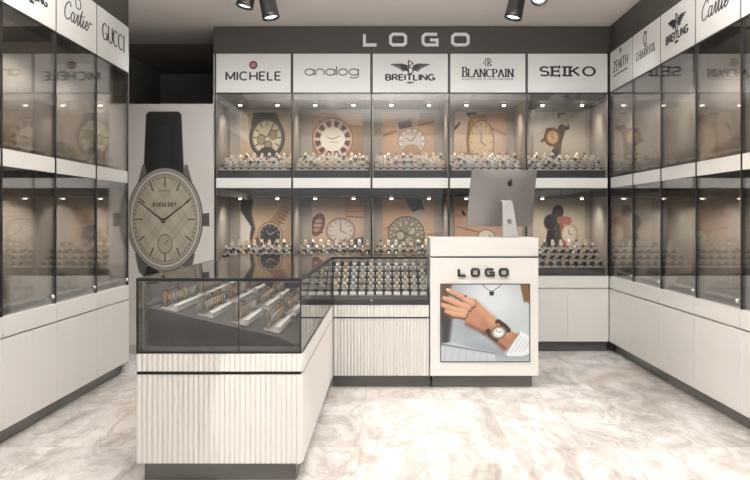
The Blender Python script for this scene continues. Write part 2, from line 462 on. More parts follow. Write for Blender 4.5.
# ------------------------------------------------------ printed photographs
class Pic:
    """a printed picture drawn with soft shapes; x to the right, y down, in the units of its own sheet"""
    def __init__(self, x0, x1, y0, y1, nx, bg):
        self.x0, self.x1, self.y0, self.y1 = x0, x1, y0, y1
        self.nx = nx; self.ny = int(nx * (y1 - y0) / (x1 - x0))
        X = np.linspace(x0, x1, self.nx); Y = np.linspace(y0, y1, self.ny)
        self.X, self.Y = np.meshgrid(X, Y)
        self.px = (x1 - x0) / (self.nx - 1)
        self.A = np.zeros(self.X.shape + (3,)); self.A[:] = np.array(bg) / 255
    def mix(self, a, col):
        a = np.clip(a, 0, 1)[..., None]
        self.A = self.A * (1 - a) + (np.array(col) / 255) * a
        return self
    def grad(self, p, q, c0, c1):
        d = np.array(q) - np.array(p)
        t = np.clip(((self.X - p[0]) * d[0] + (self.Y - p[1]) * d[1]) / (d @ d), 0, 1)[..., None]
        self.A = np.array(c0) / 255 * (1 - t) + np.array(c1) / 255 * t
        return self
    def _ell(self, cx, cy, rx, ry, rot):
        c, s = math.cos(rot), math.sin(rot)
        u = (self.X - cx) * c + (self.Y - cy) * s; v = -(self.X - cx) * s + (self.Y - cy) * c
        r = np.sqrt((u / rx) ** 2 + (v / ry) ** 2)
        return (r - 1) * min(rx, ry)
    def ell(self, cx, cy, rx, ry, col, rot=0, soft=None, a=1):
        s = soft or self.px
        return self.mix(a * (.5 - self._ell(cx, cy, rx, ry, rot) / s), col)
    def ring(self, cx, cy, rx, ry, w, col, rot=0, soft=None, a=1):
        s = soft or self.px
        return self.mix(a * (.5 - (np.abs(self._ell(cx, cy, rx, ry, rot)) - w / 2) / s), col)
    def seg(self, p, q, w0, w1, col, soft=None, a=1):
        """a tapering round-ended stroke"""
        s = soft or self.px
        dx, dy = q[0] - p[0], q[1] - p[1]
        t = np.clip(((self.X - p[0]) * dx + (self.Y - p[1]) * dy) / (dx * dx + dy * dy + 1e-12), 0, 1)
        d = np.hypot(self.X - p[0] - t * dx, self.Y - p[1] - t * dy) - (w0 + (w1 - w0) * t) / 2
        return self.mix(a * (.5 - d / s), col)
    def path(self, pts, w0, w1, col, soft=None, a=1):
        n = len(pts) - 1
        for i in range(n):
            self.seg(pts[i], pts[i + 1], w0 + (w1 - w0) * i / n, w0 + (w1 - w0) * (i + 1) / n, col, soft, a)
        return self
    def poly(self, pts, col, soft=None, a=1):
        s = soft or self.px
        ins = np.zeros(self.X.shape, bool); dist = np.full(self.X.shape, 1e9)
        for i in range(len(pts)):
            (ax, ay), (bx, by) = pts[i], pts[(i + 1) % len(pts)]
            cond = ((ay > self.Y) != (by > self.Y))
            xi = (bx - ax) * (self.Y - ay) / ((by - ay) if abs(by - ay) > 1e-9 else 1e-9) + ax
            ins ^= cond & (self.X < xi)
            dx, dy = bx - ax, by - ay
            t = np.clip(((self.X - ax) * dx + (self.Y - ay) * dy) / (dx * dx + dy * dy + 1e-12), 0, 1)
            dist = np.minimum(dist, np.hypot(self.X - ax - t * dx, self.Y - ay - t * dy))
        d = np.where(ins, -dist, dist)
        return self.mix(a * (.5 - d / s), col)
    def grain(self, amt, seed=1):
        r = np.random.default_rng(seed)
        self.A = np.clip(self.A + r.normal(0, amt, self.X.shape)[..., None], 0, 1)
        return self
    def mesh(self, name, w, h):
        """sheet in the x-z plane facing -y, lower left corner at the origin"""
        nx, ny = self.nx, self.ny
        xs = np.linspace(0, w, nx); zs = np.linspace(h, 0, ny)
        XX, ZZ = np.meshgrid(xs, zs)
        co = np.stack([XX, np.zeros_like(XX), ZZ], -1).reshape(-1, 3)
        i = np.arange(nx * ny).reshape(ny, nx)
        q = np.stack([i[1:, :-1], i[1:, 1:], i[:-1, 1:], i[:-1, :-1]], -1).reshape(-1, 4)
        me = bpy.data.meshes.new(name)
        me.vertices.add(len(co)); me.vertices.foreach_set('co', co.ravel())
        me.loops.add(q.size); me.loops.foreach_set('vertex_index', q.ravel().astype(np.int32))
        me.polygons.add(len(q))
        me.polygons.foreach_set('loop_start', np.arange(0, q.size, 4, dtype=np.int32))
        me.update(calc_edges=True); me.validate()
        at = me.color_attributes.new('ink', 'FLOAT_COLOR', 'POINT')
        c = self.A.reshape(-1, 3)
        c = np.where(c <= .04045, c / 12.92, ((c + .055) / 1.055) ** 2.4)
        at.data.foreach_set('color', np.concatenate([c, np.ones((len(c), 1))], 1).astype(np.float32).ravel())
        me.materials.append(M['print'])
        return me

def ticks(p, cx, cy, rx, ry, n, l0, l1, w, col):
    for k in range(n):
        a = 2 * PI * k / n
        s, c = math.sin(a), -math.cos(a)
        p.seg((cx + rx * l0 * s, cy + ry * l0 * c), (cx + rx * l1 * s, cy + ry * l1 * c), w, w, col)

def picture_prints():
    out = {}
    def sheet(x0, y0, bg):           # 52 wide, 64 tall
        return Pic(x0, x0 + 52, y0, y0 + 64, 130, bg)
    # top row, from the left
    p = sheet(239, 112, (214, 196, 168)); p.grad((239, 112), (291, 170), (222, 206, 180), (188, 164, 134))
    p.poly([(239, 112), (262, 112), (250, 140), (246, 176), (239, 176)], (208, 186, 158), 3)
    p.poly([(253, 110), (274, 110), (279, 122), (250, 124)], (66, 56, 46), 1.2)
    p.seg((255, 116), (252, 134), 5, 6, (98, 84, 66)); p.seg((273, 116), (279, 130), 5, 5, (98, 84, 66))
    p.poly([(257, 110), (270, 110), (273, 120), (257, 120)], (40, 36, 34), .8)
    p.ell(266, 137.5, 18, 21.5, (62, 54, 46)); p.ell(266, 137.5, 16.4, 19.6, (120, 106, 84)); p.ell(266, 137.5, 14.2, 17, (216, 205, 172))
    ticks(p, 266, 137.5, 14, 17, 12, .72, .95, 1.1, (96, 84, 62))
    for dx, dy in ((-6, 2), (6, -3), (1, 8)): p.ell(266 + dx, 137.5 + dy, 4, 5, (170, 156, 122)); p.ring(266 + dx, 137.5 + dy, 4, 5, .6, (90, 80, 62))
    p.seg((266, 137), (258, 133), .9, .6, (50, 44, 38)); p.seg((266, 137), (271, 127), .9, .6, (50, 44, 38)); p.seg((266, 158), (266, 176), 22, 18, (80, 68, 54))
    out['one'] = p
    p = sheet(312, 112, (205, 170, 134)); p.grad((312, 112), (364, 176), (206, 172, 136), (184, 148, 112))
    p.poly([(337, 112), (364, 112), (364, 126), (345, 124)], (222, 190, 152), 3)
    p.seg((364, 127), (346, 125), 1, .8, (150, 110, 80), 1.5)
    for k in range(4): p.seg((313 + k * 5, 114 + k * 4.5), (326 + k * 5, 116 + k * 3.5), 3.4, 3, (216 - 8 * k, 176 - 8 * k, 140), 1.2); p.seg((314 + k * 5, 116.5 + k * 4.5), (327 + k * 5, 118 + k * 3.5), 1, .8, (126, 90, 64), .9)
    p.ell(333, 139, 21, 22, (174, 130, 108)); p.ell(333, 139, 19.6, 20.6, (216, 178, 156)); p.ell(333, 139, 17.6, 18.4, (112, 82, 74))
    ticks(p, 333, 139, 17.6, 18.4, 12, .72, .98, 3.2, (226, 196, 176))
    p.ell(333, 139, 12.6, 12.4, (236, 228, 214)); p.seg((333, 139), (340, 136), .9, .6, (120, 96, 84)); p.seg((333, 139), (327, 137), .9, .6, (120, 96, 84)); p.seg((330, 142), (338, 142), .6, .6, (150, 132, 118))
    out['two'] = p
    p = sheet(382, 112, (220, 182, 150)); p.grad((382, 112), (434, 176), (224, 184, 150), (206, 174, 146))
    p.poly([(420, 112), (434, 112), (434, 126), (418, 124)], (202, 160, 126), 3); p.seg((434, 121), (416, 126), 1, 1, (150, 104, 76), 1.4)
    p.seg((382, 136), (398, 130), 1.4, 1, (160, 112, 82), 1.6)
    p.poly([(394, 118), (414, 116), (420, 134), (398, 140)], (206, 178, 156), 1.4)
    p.poly([(397, 122), (410, 119), (412, 126), (399, 129)], (58, 50, 48), .8)
    for k in range(3): p.seg((397 + k * .8, 123 + k * 2.2), (410 + k * .8, 120 + k * 2.2), .7, .7, (200, 182, 166))
    p.ell(411.5, 141, 14.4, 13.6, (182, 164, 148)); p.ell(411.5, 141, 13, 12.2, (226, 214, 200)); p.ell(411.5, 141, 10.4, 9.8, (208, 198, 188))
    ticks(p, 411.5, 141, 12.6, 12, 12, .8, .98, 1, (140, 124, 112)); p.seg((411, 141), (405, 138), .8, .6, (110, 98, 92)); p.seg((411, 141), (416, 135), .8, .6, (110, 98, 92)); p.seg((411, 154), (407, 176), 20, 16, (196, 160, 132), 1.5)
    out['three'] = p
    p = sheet(454, 112, (220, 196, 172)); p.grad((454, 112), (506, 176), (228, 206, 182), (206, 176, 154))
    p.poly([(484, 112), (506, 112), (506, 136), (490, 130)], (222, 184, 160), 3); p.seg((506, 135), (488, 126), 1, 1, (168, 124, 104), 1.6)
    p.seg((454, 129), (459, 123), 2.4, 2.4, (50, 46, 46)); p.seg((471, 112), (471, 108), 10, 10, (96, 66, 40))
    p.poly([(469, 114), (486, 114), (488, 126), (468, 128)], (206, 168, 92), 1); p.poly([(474, 119), (484, 118), (484, 124), (474, 125)], (236, 214, 158), .8)
    p.path([(469, 122), (467, 140), (470, 170)], 2.6, 2.6, (176, 134, 70)); p.ell(481, 142, 13.4, 23, (182, 142, 84)); p.ell(481, 142, 12, 21.4, (226, 196, 138)); p.ell(481, 142, 11, 20, (222, 198, 164))
    ticks(p, 481, 142, 11, 20, 12, .84, .95, .9, (164, 128, 84)); p.seg((481, 142), (481, 132), .8, .6, (130, 98, 66)); p.seg((481, 142), (486, 146), .8, .6, (130, 98, 66))
    p.seg((460, 153), (474, 154), 1.4, 1.4, (188, 142, 80), 1.2)
    out['four'] = p
    p = sheet(532, 112, (208, 198, 184)); p.grad((532, 112), (584, 176), (216, 206, 192), (196, 184, 168))
    p.seg((561, 115), (564, 126), 9, 9, (122, 102, 80)); p.ell(563, 120, 5.5, 6.5, (206, 190, 164)); p.seg((558, 130), (568, 128), 2, 2, (72, 58, 46))
    p.path([(561, 128), (557, 142), (556, 156)], 8, 7, (118, 104, 86)); p.path([(547, 130), (545, 138), (541, 141)], 5, 3, (150, 122, 90))
    p.ell(551.5, 137, 8.6, 9.6, (150, 110, 68)); p.ell(551.5, 137, 7, 8, (196, 152, 100)); p.ell(551.5, 137, 5, 5.8, (222, 186, 136)); p.ring(551.5, 137, 7, 8, 1, (122, 88, 56))
    p.seg((551, 137), (551, 133), .7, .5, (90, 64, 44)); p.seg((551, 137), (554, 139), .7, .5, (90, 64, 44)); p.seg((555, 152), (556, 176), 9, 9, (110, 104, 98))
    out['five'] = p
    # bottom row
    p = sheet(239, 196, (224, 200, 164)); p.grad((239, 196), (291, 258), (228, 202, 164), (206, 172, 136))
    p.poly([(239, 196), (252, 196), (250, 210), (254, 226), (250, 240), (243, 214), (239, 208)], (92, 84, 82), 2)
    p.poly([(239, 207), (250, 224), (247, 246), (239, 250)], (232, 226, 216), 1)
    p.seg((283, 208), (270, 226), 10, 12, (196, 148, 118), 1.2)
    for k in range(5): p.seg((276 + k * 2.4, 218 - k * 3.6), (283 + k * 1.6, 221 - k * 3.4), .9, .9, (136, 96, 74))
    p.path([(258, 240), (252, 250), (250, 262)], 12, 12, (150, 112, 88), 1.2)
    p.ell(269, 232, 12.6, 13, (120, 96, 76)); p.ell(269, 232, 11.8, 12.2, (216, 192, 156)); p.ell(269, 232, 10.2, 10.6, (60, 66, 74))
    ticks(p, 269, 232, 10, 10.6, 12, .78, .95, .8, (196, 178, 150)); p.seg((269, 232), (265, 228), .8, .6, (226, 206, 176)); p.seg((269, 232), (274, 229), .8, .6, (226, 206, 176))
    out['six'] = p
    p = sheet(312, 196, (226, 198, 176)); p.grad((312, 196), (364, 258), (228, 206, 184), (212, 182, 160))
    for k in range(3): p.seg((347, 201 + k * 5), (364, 199 + k * 6), 4.4, 5, (226, 182, 152), 1); p.seg((347, 203.8 + k * 5), (364, 202.4 + k * 6), .9, .9, (156, 102, 78), .9)
    p.ell(318, 222, 7, 12, (150, 102, 86), .3); p.ell(318, 222, 3.6, 8, (206, 168, 148), .3)
    for k in range(4): p.seg((313, 215 + k * 5), (323, 216 + k * 4.6), 1, 1, (110, 76, 66))
    p.poly([(350, 238), (364, 234), (364, 262), (346, 262)], (128, 122, 120), 2)
    p.ell(341, 228, 15, 13.4, (160, 128, 112)); p.ell(341, 228, 14, 12.4, (206, 176, 158)); p.ell(341, 228, 12.4, 11, (220, 210, 198))
    ticks(p, 341, 228, 12, 10.8, 12, .8, .96, .8, (150, 124, 112)); p.seg((341, 228), (341, 220), .8, .6, (120, 98, 90)); p.seg((341, 228), (347, 231), .8, .6, (120, 98, 90))
    out['seven'] = p
    p = sheet(382, 196, (228, 190, 144)); p.grad((382, 196), (434, 258), (230, 190, 142), (214, 182, 148))
    p.poly([(404, 194), (420, 194), (424, 206), (414, 212)], (62, 68, 88), 1.6); p.poly([(409, 210), (421, 206), (426, 216), (416, 220)], (206, 192, 168), 1)
    p.seg((386, 226), (396, 218), 2, 1.5, (176, 120, 82), 1.6)
    p.ell(406, 232, 18.6, 18.8, (116, 104, 88), -.3); p.ell(406, 232, 17.4, 17.6, (196, 184, 160)); p.ell(406, 232, 14.6, 14.8, (164, 152, 132))
    ticks(p, 406, 232, 17, 17.4, 24, .86, .98, 1, (100, 90, 76)); ticks(p, 406, 232, 14, 14.6, 12, .74, .94, 1.1, (232, 224, 204))
    for dx, dy in ((-6, 1), (5, -4), (3, 6)): p.ell(406 + dx, 232 + dy, 4.4, 4.4, (206, 196, 172)); p.ring(406 + dx, 232 + dy, 4.4, 4.4, .8, (90, 80, 68))
    p.seg((406, 232), (399, 226), .9, .6, (60, 54, 48)); p.seg((406, 232), (412, 224), .9, .6, (60, 54, 48))
    out['eight'] = p
    p = sheet(454, 196, (222, 184, 158)); p.grad((454, 196), (506, 258), (226, 196, 172), (202, 160, 134))
    p.path([(454, 214), (464, 212), (474, 214)], 5, 6, (214, 160, 142), 1.4); p.seg((462, 208), (464, 212), 2, 2, (54, 48, 46)); p.path([(456, 220), (470, 224), (490, 226)], 7, 9, (222, 176, 148), 1.6); p.seg((456, 224), (486, 231), 1, 1, (150, 100, 80), 1.2)
    p.ell(486, 236, 10, 10, (182, 148, 110)); p.ell(486, 236, 8.4, 8.4, (230, 220, 204)); p.seg((486, 236), (490, 232), .8, .6, (80, 66, 58)); p.seg((486, 236), (482, 234), .8, .6, (80, 66, 58))
    out['nine'] = p
    p = sheet(532, 196, (226, 214, 196)); p.grad((532, 196), (584, 258), (230, 220, 202), (212, 196, 174))
    p.path([(557, 207), (552, 222), (548, 246)], 10, 9, (66, 66, 68), .8); p.path([(558, 224), (555, 248)], 7, 8, (104, 98, 92), .8)
    p.poly([(551, 208), (557, 204), (563, 208), (561, 216), (552, 216)], (84, 80, 76), .8)
    p.ell(549.5, 219.5, 7, 8.2, (42, 40, 40)); p.ring(549.5, 219.5, 6.2, 7.4, 1, (128, 116, 100)); p.ell(549.5, 219.5, 4, 4.8, (70, 66, 62))
    p.path([(560, 216), (562, 232), (564, 250)], 4, 4, (196, 110, 84), .8); p.seg((560, 217), (567, 218), 8, 8, (206, 134, 104), .8)
    p.ell(568.5, 231.5, 8.4, 10.2, (186, 154, 122)); p.ell(568.5, 231.5, 7.4, 9.2, (232, 220, 200)); ticks(p, 568.5, 231.5, 7, 9, 12, .8, .95, .6, (150, 130, 108)); p.seg((568.5, 231.5), (567, 226), .7, .5, (120, 100, 84)); p.seg((568.5, 231.5), (572, 232), .7, .5, (120, 100, 84))
    out['ten'] = p
    return out
PRINTS = picture_prints()
for k in PRINTS:
    PRINTS[k].A = PRINTS[k].A ** 1.4
    PRINTS[k].A = PRINTS[k].A * .72 + PRINTS[k].A.mean(-1, keepdims=True) * .28
    PRINTS[k] = PRINTS[k].grain(.006).mesh('picture_print', .505, .62)

# ------------------------------------------------------------- room shell
def structure(mb, name, mats, **kw):
    return tag(mb.build(name, mats, **kw), kind='structure')

CEIL = 2.94
structure(MB().box(-2.76, 2.76, -2.2, 10.2, -.1, 0), 'floor', 'marble')
structure(MB().box(-2.76, 2.76, -2.2, 8.43, CEIL, CEIL + .1), 'ceiling', 'ceiling')
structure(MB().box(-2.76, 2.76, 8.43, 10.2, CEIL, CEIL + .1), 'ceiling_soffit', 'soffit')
structure(MB().box(-2.86, -2.76, -2.2, 10.2, 0, CEIL + .1), 'wall_left', ['wall'])
structure(MB().box(2.76, 2.86, -2.2, 10.2, 0, CEIL + .1), 'wall_right', ['wall'])
structure(MB().box(-2.86, 2.86, 10.2, 10.3, 0, CEIL + .1), 'wall_back', 'recess')
structure(MB().box(-2.745, -2.71, 7.75, 10.19, 0, CEIL - .002), 'wall_recess_lining', 'recess')

# ------------------------------------------------------------ the watches
def make_watch_parts(metal, strap, dial):
    """watch closed round an oval cushion shape, dial towards -y, standing on z = 0"""
    st = MB(); n = 18; w = .0105; t = .0034
    rings = []
    for k in range(n + 1):
        a = math.radians(-58 + (360 - 64) * 1.0 * k / n) + PI * 1.0
        a = math.radians(212 + 296 * k / n)
        c, s = math.cos(a), math.sin(a)
        cy, cz = .018 * c, .047 + .044 * s
        ww = w * (1 - .12 * abs(math.sin(a / 2)))
        rings.append([(-ww, cy, cz), (ww, cy, cz), (ww, cy - t * c, cz - t * s), (-ww, cy - t * c, cz - t * s)])
    st.loft(rings, 0, True, True, False)
    case = MB()
    case.turned((0, -.011, .047), (0, -1, 0), [(0, .0175), (.004, .0205), (.008, .0205), (.0105, .0185), (.0105, .0165), (.0085, .016)], 20, 0)
    case.turned((.020, -.017, .047), (1, 0, 0), [(0, .0022), (.003, .003), (.005, .0026)], 8, 0)
    for d in (-1, 1):
        for e in (-1, 1):
            case.box(d * .008 - .002, d * .008 + .002, -.017, -.011, .047 + e * .021 - .004, .047 + e * .021 + .004)
    di = MB()
    di.turned((0, -.0198, .047), (0, -1, 0), [(0, .016), (.0004, .0158)], 20, 0)
    hm = 1
    di.box(-.0007, .0007, -.0207, -.0203, .046, .058, hm)
    di.add([(-.0005, -.0208, .0465), (.0095, -.0208, .0525), (.009, -.0208, .0535), (-.001, -.0208, .0478)], [(0, 1, 2, 3)], hm)
    for k in range(12):
        a = PI * k / 6
        c, s = math.cos(a), math.sin(a)
        x, z = .0132 * s, .047 + .0132 * c
        di.box(x - .0008, x + .0008, -.0206, -.0202, z - .0008, z + .0008, hm)
    hand = 'letter_dark' if dial == 'dial_white' else 'ledge'
    cu = MB(); rings = []
    for x, q in ((-.015, .8), (-.013, 1), (.013, 1), (.015, .8)):
        rings.append([(x, (.009 * q) * math.cos(2 * PI * k / 16) + .004, .047 + .032 * q * math.sin(2 * PI * k / 16)) for k in range(16)])
    cu.loft(rings, 0)
    return st.mesh('strap', strap), case.mesh('watch_case', metal), di.mesh('dial', [dial, hand]), cu.mesh('cushion', 'cushion')
KINDS = [('steel', 'steel', 'dial_white'), ('gold', 'gold', 'dial_white'), ('steel', 'steel', 'dial_black'), ('rose', 'brown_leather', 'dial_white'),
         ('steel', 'black_leather', 'dial_white'), ('gold', 'steel', 'dial_black'), ('steel', 'steel', 'dial_white'), ('gold', 'gold', 'dial_white')]
WATCH = [make_watch_parts(*k) for k in KINDS]
specs = []      # every watch: (matrix, kind, label, group, size score)

def add_watch(mx, label, group, score=None):
    p = mx.translation
    if score is None:
        y = max(p.y, .1)
        px = VX + F * p.x / y; py = VY - F * (p.z + .05 - EYE) / y
        score = F / y if (2 < px < 748 and 2 < py < 478) else -1
    specs.append((mx, random.choice((0, 1, 6, 7, 3, 0)) if score >= 800 else random.randrange(len(KINDS)), label, group, score))

# ------------------------------------------------- wall display cabinets
DEP = .70
Z_BASE, Z_S0, Z_S1, Z_TOP = .686, 1.48, 1.57, 2.335

def lens_mesh(r, m):
    return MB().turned((0, 0, 0), (0, 0, -1), [(0, r), (.003, r * .8)], 14).mesh('lens', m)
LENS_NICHE = MB().turned((0, 0, 0), (0, 0, -1), [(0, .018), (.010, .016), (.017, .011), (.020, .003)], 14).mesh('lens', M['niche_lens'])
RIM = MB().turned((0, 0, 0), (0, 0, -1), [(0, .032), (.012, .032), (.012, .024), (.004, .022)], 16, caps=False).mesh('downlight', 'lamp_body')

def fluted_mb(mb, x0, x1, z0, z1, y, period=.0234, amp=.0075, mi=0):
    n = max(1, round((x1 - x0) / period)); per = (x1 - x0) / n; seg = 6
    pts = []
    for k in range(n * seg + 1):
        a = (k % seg) / seg
        pts.append((x0 + per * k / seg, y - amp * abs(math.sin(PI * a)) ** .7))
    vs = [(px, py, z0) for px, py in pts] + [(px, py, z1) for px, py in pts]
    m = len(pts)
    mb.add(vs, [(i, i + 1, m + i + 1, m + i) for i in range(m - 1)], mi, False)
    mb.box(x0, x1, y + .0005, y + .016, z0, z1, mi)

def sign_marks(kind, cx):
    """the lettering meshes of one sign panel: list of (mesh builder, material)"""
    d = MB(); g = MB(); r = MB(); out = []
    if kind == 'michele':
        letters(d, 'MICHELE', cx, 2.453, .072, .505, .0155, .013, gap=.3)
        r.turned((cx, -.005, 2.588), (0, -1, 0), [(0, .038), (.0025, .038)], 24)
        for dz in (-.012, .006):
            g.box(cx - .018, cx + .018, -.0095, -.0076, 2.588 + dz, 2.588 + dz + .006)
        out = [(d, 'letter_dark'), (r, 'letter_red'), (g, 'ledge')]
    elif kind == 'analog':
        letters(d, 'analog', cx, 2.496, .094, .49, .0085, gap=.12)
        out = [(d, 'letter_dark')]
    elif kind == 'breitling':
        letters(d, 'BREITLING', cx, 2.452, .05, .455, .0165, .012, gap=.26)
        wings(d, cx, 2.565, 1.32)
        letters(d, '1884', cx, 2.422, .016, .07, .005, gap=.2)
        out = [(d, 'letter_dark')]
    elif kind == 'blancpain':
        letters(d, 'BLANCPAIN', cx, 2.482, .068, .465, .015, .0065, .013, gap=.3, caps=1.28)
        letters(g, 'MANUFACTURE DE HAUTE HORLOGERIE', cx, 2.455, .013, .465, .0025, gap=.35)
        for q in ([(-.02, .0), (-.02, .06), (-.045, .02)], [(.0, .0), (.0, .06), (.03, .045), (.005, .03), (.034, .01), (.0, .0)], [(-.03, .066), (.03, .066)]):
            stroke(d, [(cx + a, 2.578 + b) for a, b in q], .004, .003, -.0075, -.005)
        out = [(d, 'letter_dark'), (g, 'letter_grey')]
    elif kind == 'seiko':
        letters(d, 'SEIKO', cx, 2.492, .078, .515, .023, .0145, .024, gap=.30)
        out = [(d, 'letter_dark')]
    elif kind == 'zenith':
        letters(d, 'ZENITH', cx, 2.497, .085, .44, .012, .009, gap=.36)
        letters(g, 'SWISS WATCH MANUFACTURE', cx, 2.455, .014, .42, .0026, gap=.4)
        star = []
        for k in range(10):
            a = PI / 2 + PI * k / 5; rr = .03 if k % 2 == 0 else .012
            star.append((cx + rr * math.cos(a), 2.655 + rr * math.sin(a)))
        d.prism(star, -.0075, -.005)
        out = [(d, 'letter_dark'), (g, 'letter_grey')]
    elif kind == 'charriol':
        letters(d, 'CHARRIOL', cx, 2.468, .062, .49, .0095, .005, .008, gap=.5)
        stroke(d, arc(cx, 2.60, .042, .058, 50, 320, 20), .008, .004, -.0075, -.005)
        stroke(d, [(cx, 2.56)] + arc(cx + .002, 2.605, .02, .045, -90, 130, 12), .005, .003, -.0075, -.005)
        out = [(d, 'letter_dark')]
    elif kind == 'cartier':
        script_word(d, cx, 2.455, .12, .50, .0115)
        for s in (-1, 1):
            stroke(d, arc(cx + s * .016, 2.60, .03, .034, 60 if s < 0 else -120, 300 if s < 0 else 120, 14), .004, .003, -.0075, -.005)
        out = [(d, 'letter_dark')]
    elif kind == 'gucci':
        letters(d, 'GUCCI', cx, 2.478, .115, .52, .019, .008, .013, gap=.2)
        out = [(d, 'letter_dark')]
    return out

def cabinet(w, mx_loc, rotz, sign, pics, side, n, label, end_left=False, end_right=False, pic_dx=0., locks=True, watch_word=None, rows=(4, 4), cols=9):
    """one bay; local x along the front, y into the cabinet, z up"""
    where = label
    t = thing('display_cabinet', f'glazed white display cabinet bay, {where}', 'display cabinet', mx_loc, rotz, f'{side} display cabinet bays')
    MB().box(.001, w - .001, .012, DEP, .094, Z_BASE - .001).build('carcass', 'lacquer', t)
    dr = MB().box(.0015, w - .0015, -.008, .0115, .580, Z_BASE - .002).build('drawer_front', 'lacquer', t, bevel=.0015)
    for k in (0, 1):
        MB().box(.0006 + k * w / 2, (k + 1) * w / 2 - .0006, -.008, .0115, .096, .570).build('cupboard_door', 'lacquer', t, bevel=.0015)
    MB().box(.001, w - .001, .055, DEP, 0, .0935).build('toe_kick', 'toe', t)
    MB().box(.001, w - .001, DEP - .02, DEP, Z_BASE, Z_TOP).build('back_panel', 'interior', t)
    for x0 in (.001, w - .009):
        s = MB().box(x0, x0 + .008, .03, DEP - .021, Z_BASE, Z_TOP).build('side_panel', 'interior', t)
    MB().box(.0095, w - .0095, .001, DEP - .021, Z_S0, Z_S1).build('shelf', 'lacquer', t)
    for z0, z1 in ((1.405, Z_S0 - .001), (2.275, Z_TOP)):
        c = MB().box(.0095, w - .0095, .022, DEP - .021, z0, z1).build('canopy', 'canopy', t)
        for fx in (.26, .76):
            d = part(RIM, 'downlight', t, (w * fx, .27, z0 + .0005))
            part(LENS_NICHE, 'lens', d, (0, 0, -.004))
            ld = bpy.data.lights.new('downlight_beam', 'SPOT')
            ld.energy = NICHE_W * (1. if side == 'back wall' else 2.1); ld.color = (1., .965, .92); ld.spot_size = 2.6; ld.spot_blend = .8; ld.shadow_soft_size = .02
            lo = bpy.data.objects.new('downlight_beam', ld); COL.objects.link(lo)
            lo.parent = d; lo.location = (0, 0, -.027); lo.rotation_euler = (.22, 0, 0)
    for zz, pk in ((1.625, pics[0]), (.775, pics[1])):
        if pk:
            b = MB().box(w / 2 - .2535 + pic_dx, w / 2 + .2535 + pic_dx, DEP - .034, DEP - .021, zz - .001, zz + .622).build('picture_panel', 'lacquer', t)
            part(PRINTS[pk], 'picture_print', b, (w / 2 - .2525 + pic_dx, DEP - .0352, zz))
    MB().box(.001, w - .001, .0, .02, Z_TOP, 2.694).build('sign_backing', 'dark', t)
    sp = MB().box(.012, w - .012, -.005, -.0005, Z_TOP + .006, 2.690).build('sign_panel', 'sign', t)
    for mb, mt in sign_marks(sign, w / 2):
        mb.build('lettering', mt, sp)
    gd = MB().box(.007, w - .007, .001, .007, Z_BASE + .004, Z_S0 - .002).build('glass_door', 'door_glass', t)
    MB().box(.007, w - .007, .001, .007, Z_S1 + .002, Z_TOP - .004).build('glass_door', 'door_glass', t)
    if locks:
        MB().turned((w - .045, .001, Z_BASE + .045), (0, -1, 0), [(0, .013), (.008, .013), (.012, .009)], 14).build('lock', 'chrome', gd)
    MB().box(-.006, .006, -.003, .02, Z_BASE, Z_TOP - .001).build('mullion', 'dark', t)
    if end_right:
        MB().box(w - .006, w + .006, -.003, .02, Z_BASE, Z_TOP - .001).build('mullion', 'dark', t)
        MB().box(w + .0065, w + .012, -.003, DEP, .0, Z_TOP + .355).build('end_panel', 'lacquer', t)
    if end_left:
        MB().box(-.012, -.0065, -.003, DEP, .0, Z_TOP + .355).build('end_panel', 'lacquer', t)
    R = Matrix.Translation(mx_loc) @ Matrix.Rotation(rotz, 4, 'Z')
    for lvl, z0, nr, dz in (('upper', Z_S1, rows[0], .032), ('lower', Z_BASE, rows[1], .052)):
        rt = thing('display_riser', f'charcoal stepped riser on {lvl} shelf, {where}', 'display riser', R @ Vector((0, 0, z0 + .001)), rotz, f'{side} stepped risers')
        st = MB()
        zf = .07 if side == 'back wall' else .03
        prof = [(.05, 0)]
        for r in range(nr):
            y = .05 + .095 * r; z = zf + dz * r
            prof += [(y, z), (y + .095, z)]
        prof += [(.05 + .095 * nr, 0)]
        m = len(prof)
        vs = [(.02, y, z) for y, z in prof] + [(w - .02, y, z) for y, z in prof]
        st.add(vs, [tuple(range(m))[::-1], tuple(range(m, 2 * m))] + [(i, (i + 1) % m, (i + 1) % m + m, i + m) for i in range(m)])
        st.build('step_block', 'deck', rt)
        pitch = (w - .13) / (cols - 1)
        for r in range(nr):
            y = .05 + .095 * r; z = zf + .0005 + dz * r
            lg = MB()
            off = pitch * .25 * (1 if r % 2 else -1)
            for c in range(cols):
                x = .065 + pitch * c + off
                lg.box(x - .021, x + .021, y + .006, y + .018, z, z + .020)
            lg.box(.03, w - .03, y + .0185, y + .024, z, z + .012)
            lg.build('ledge', 'ledge', rt)
            for c in range(cols):
                x = .065 + pitch * c + off
                mx = R @ Matrix.Translation((x, y + .058, z0 + z + .0025)) @ Matrix.Rotation(-.16, 4, 'X') @ Matrix.Rotation(random.uniform(-.08, .08), 4, 'Z')
                add_watch(mx, f'watch {ORD[c + 1]} along {["front", "second", "third", "fourth", "fifth"][r]} row, {lvl} shelf, {watch_word}', f'watches on the {side} shelves')
    return t

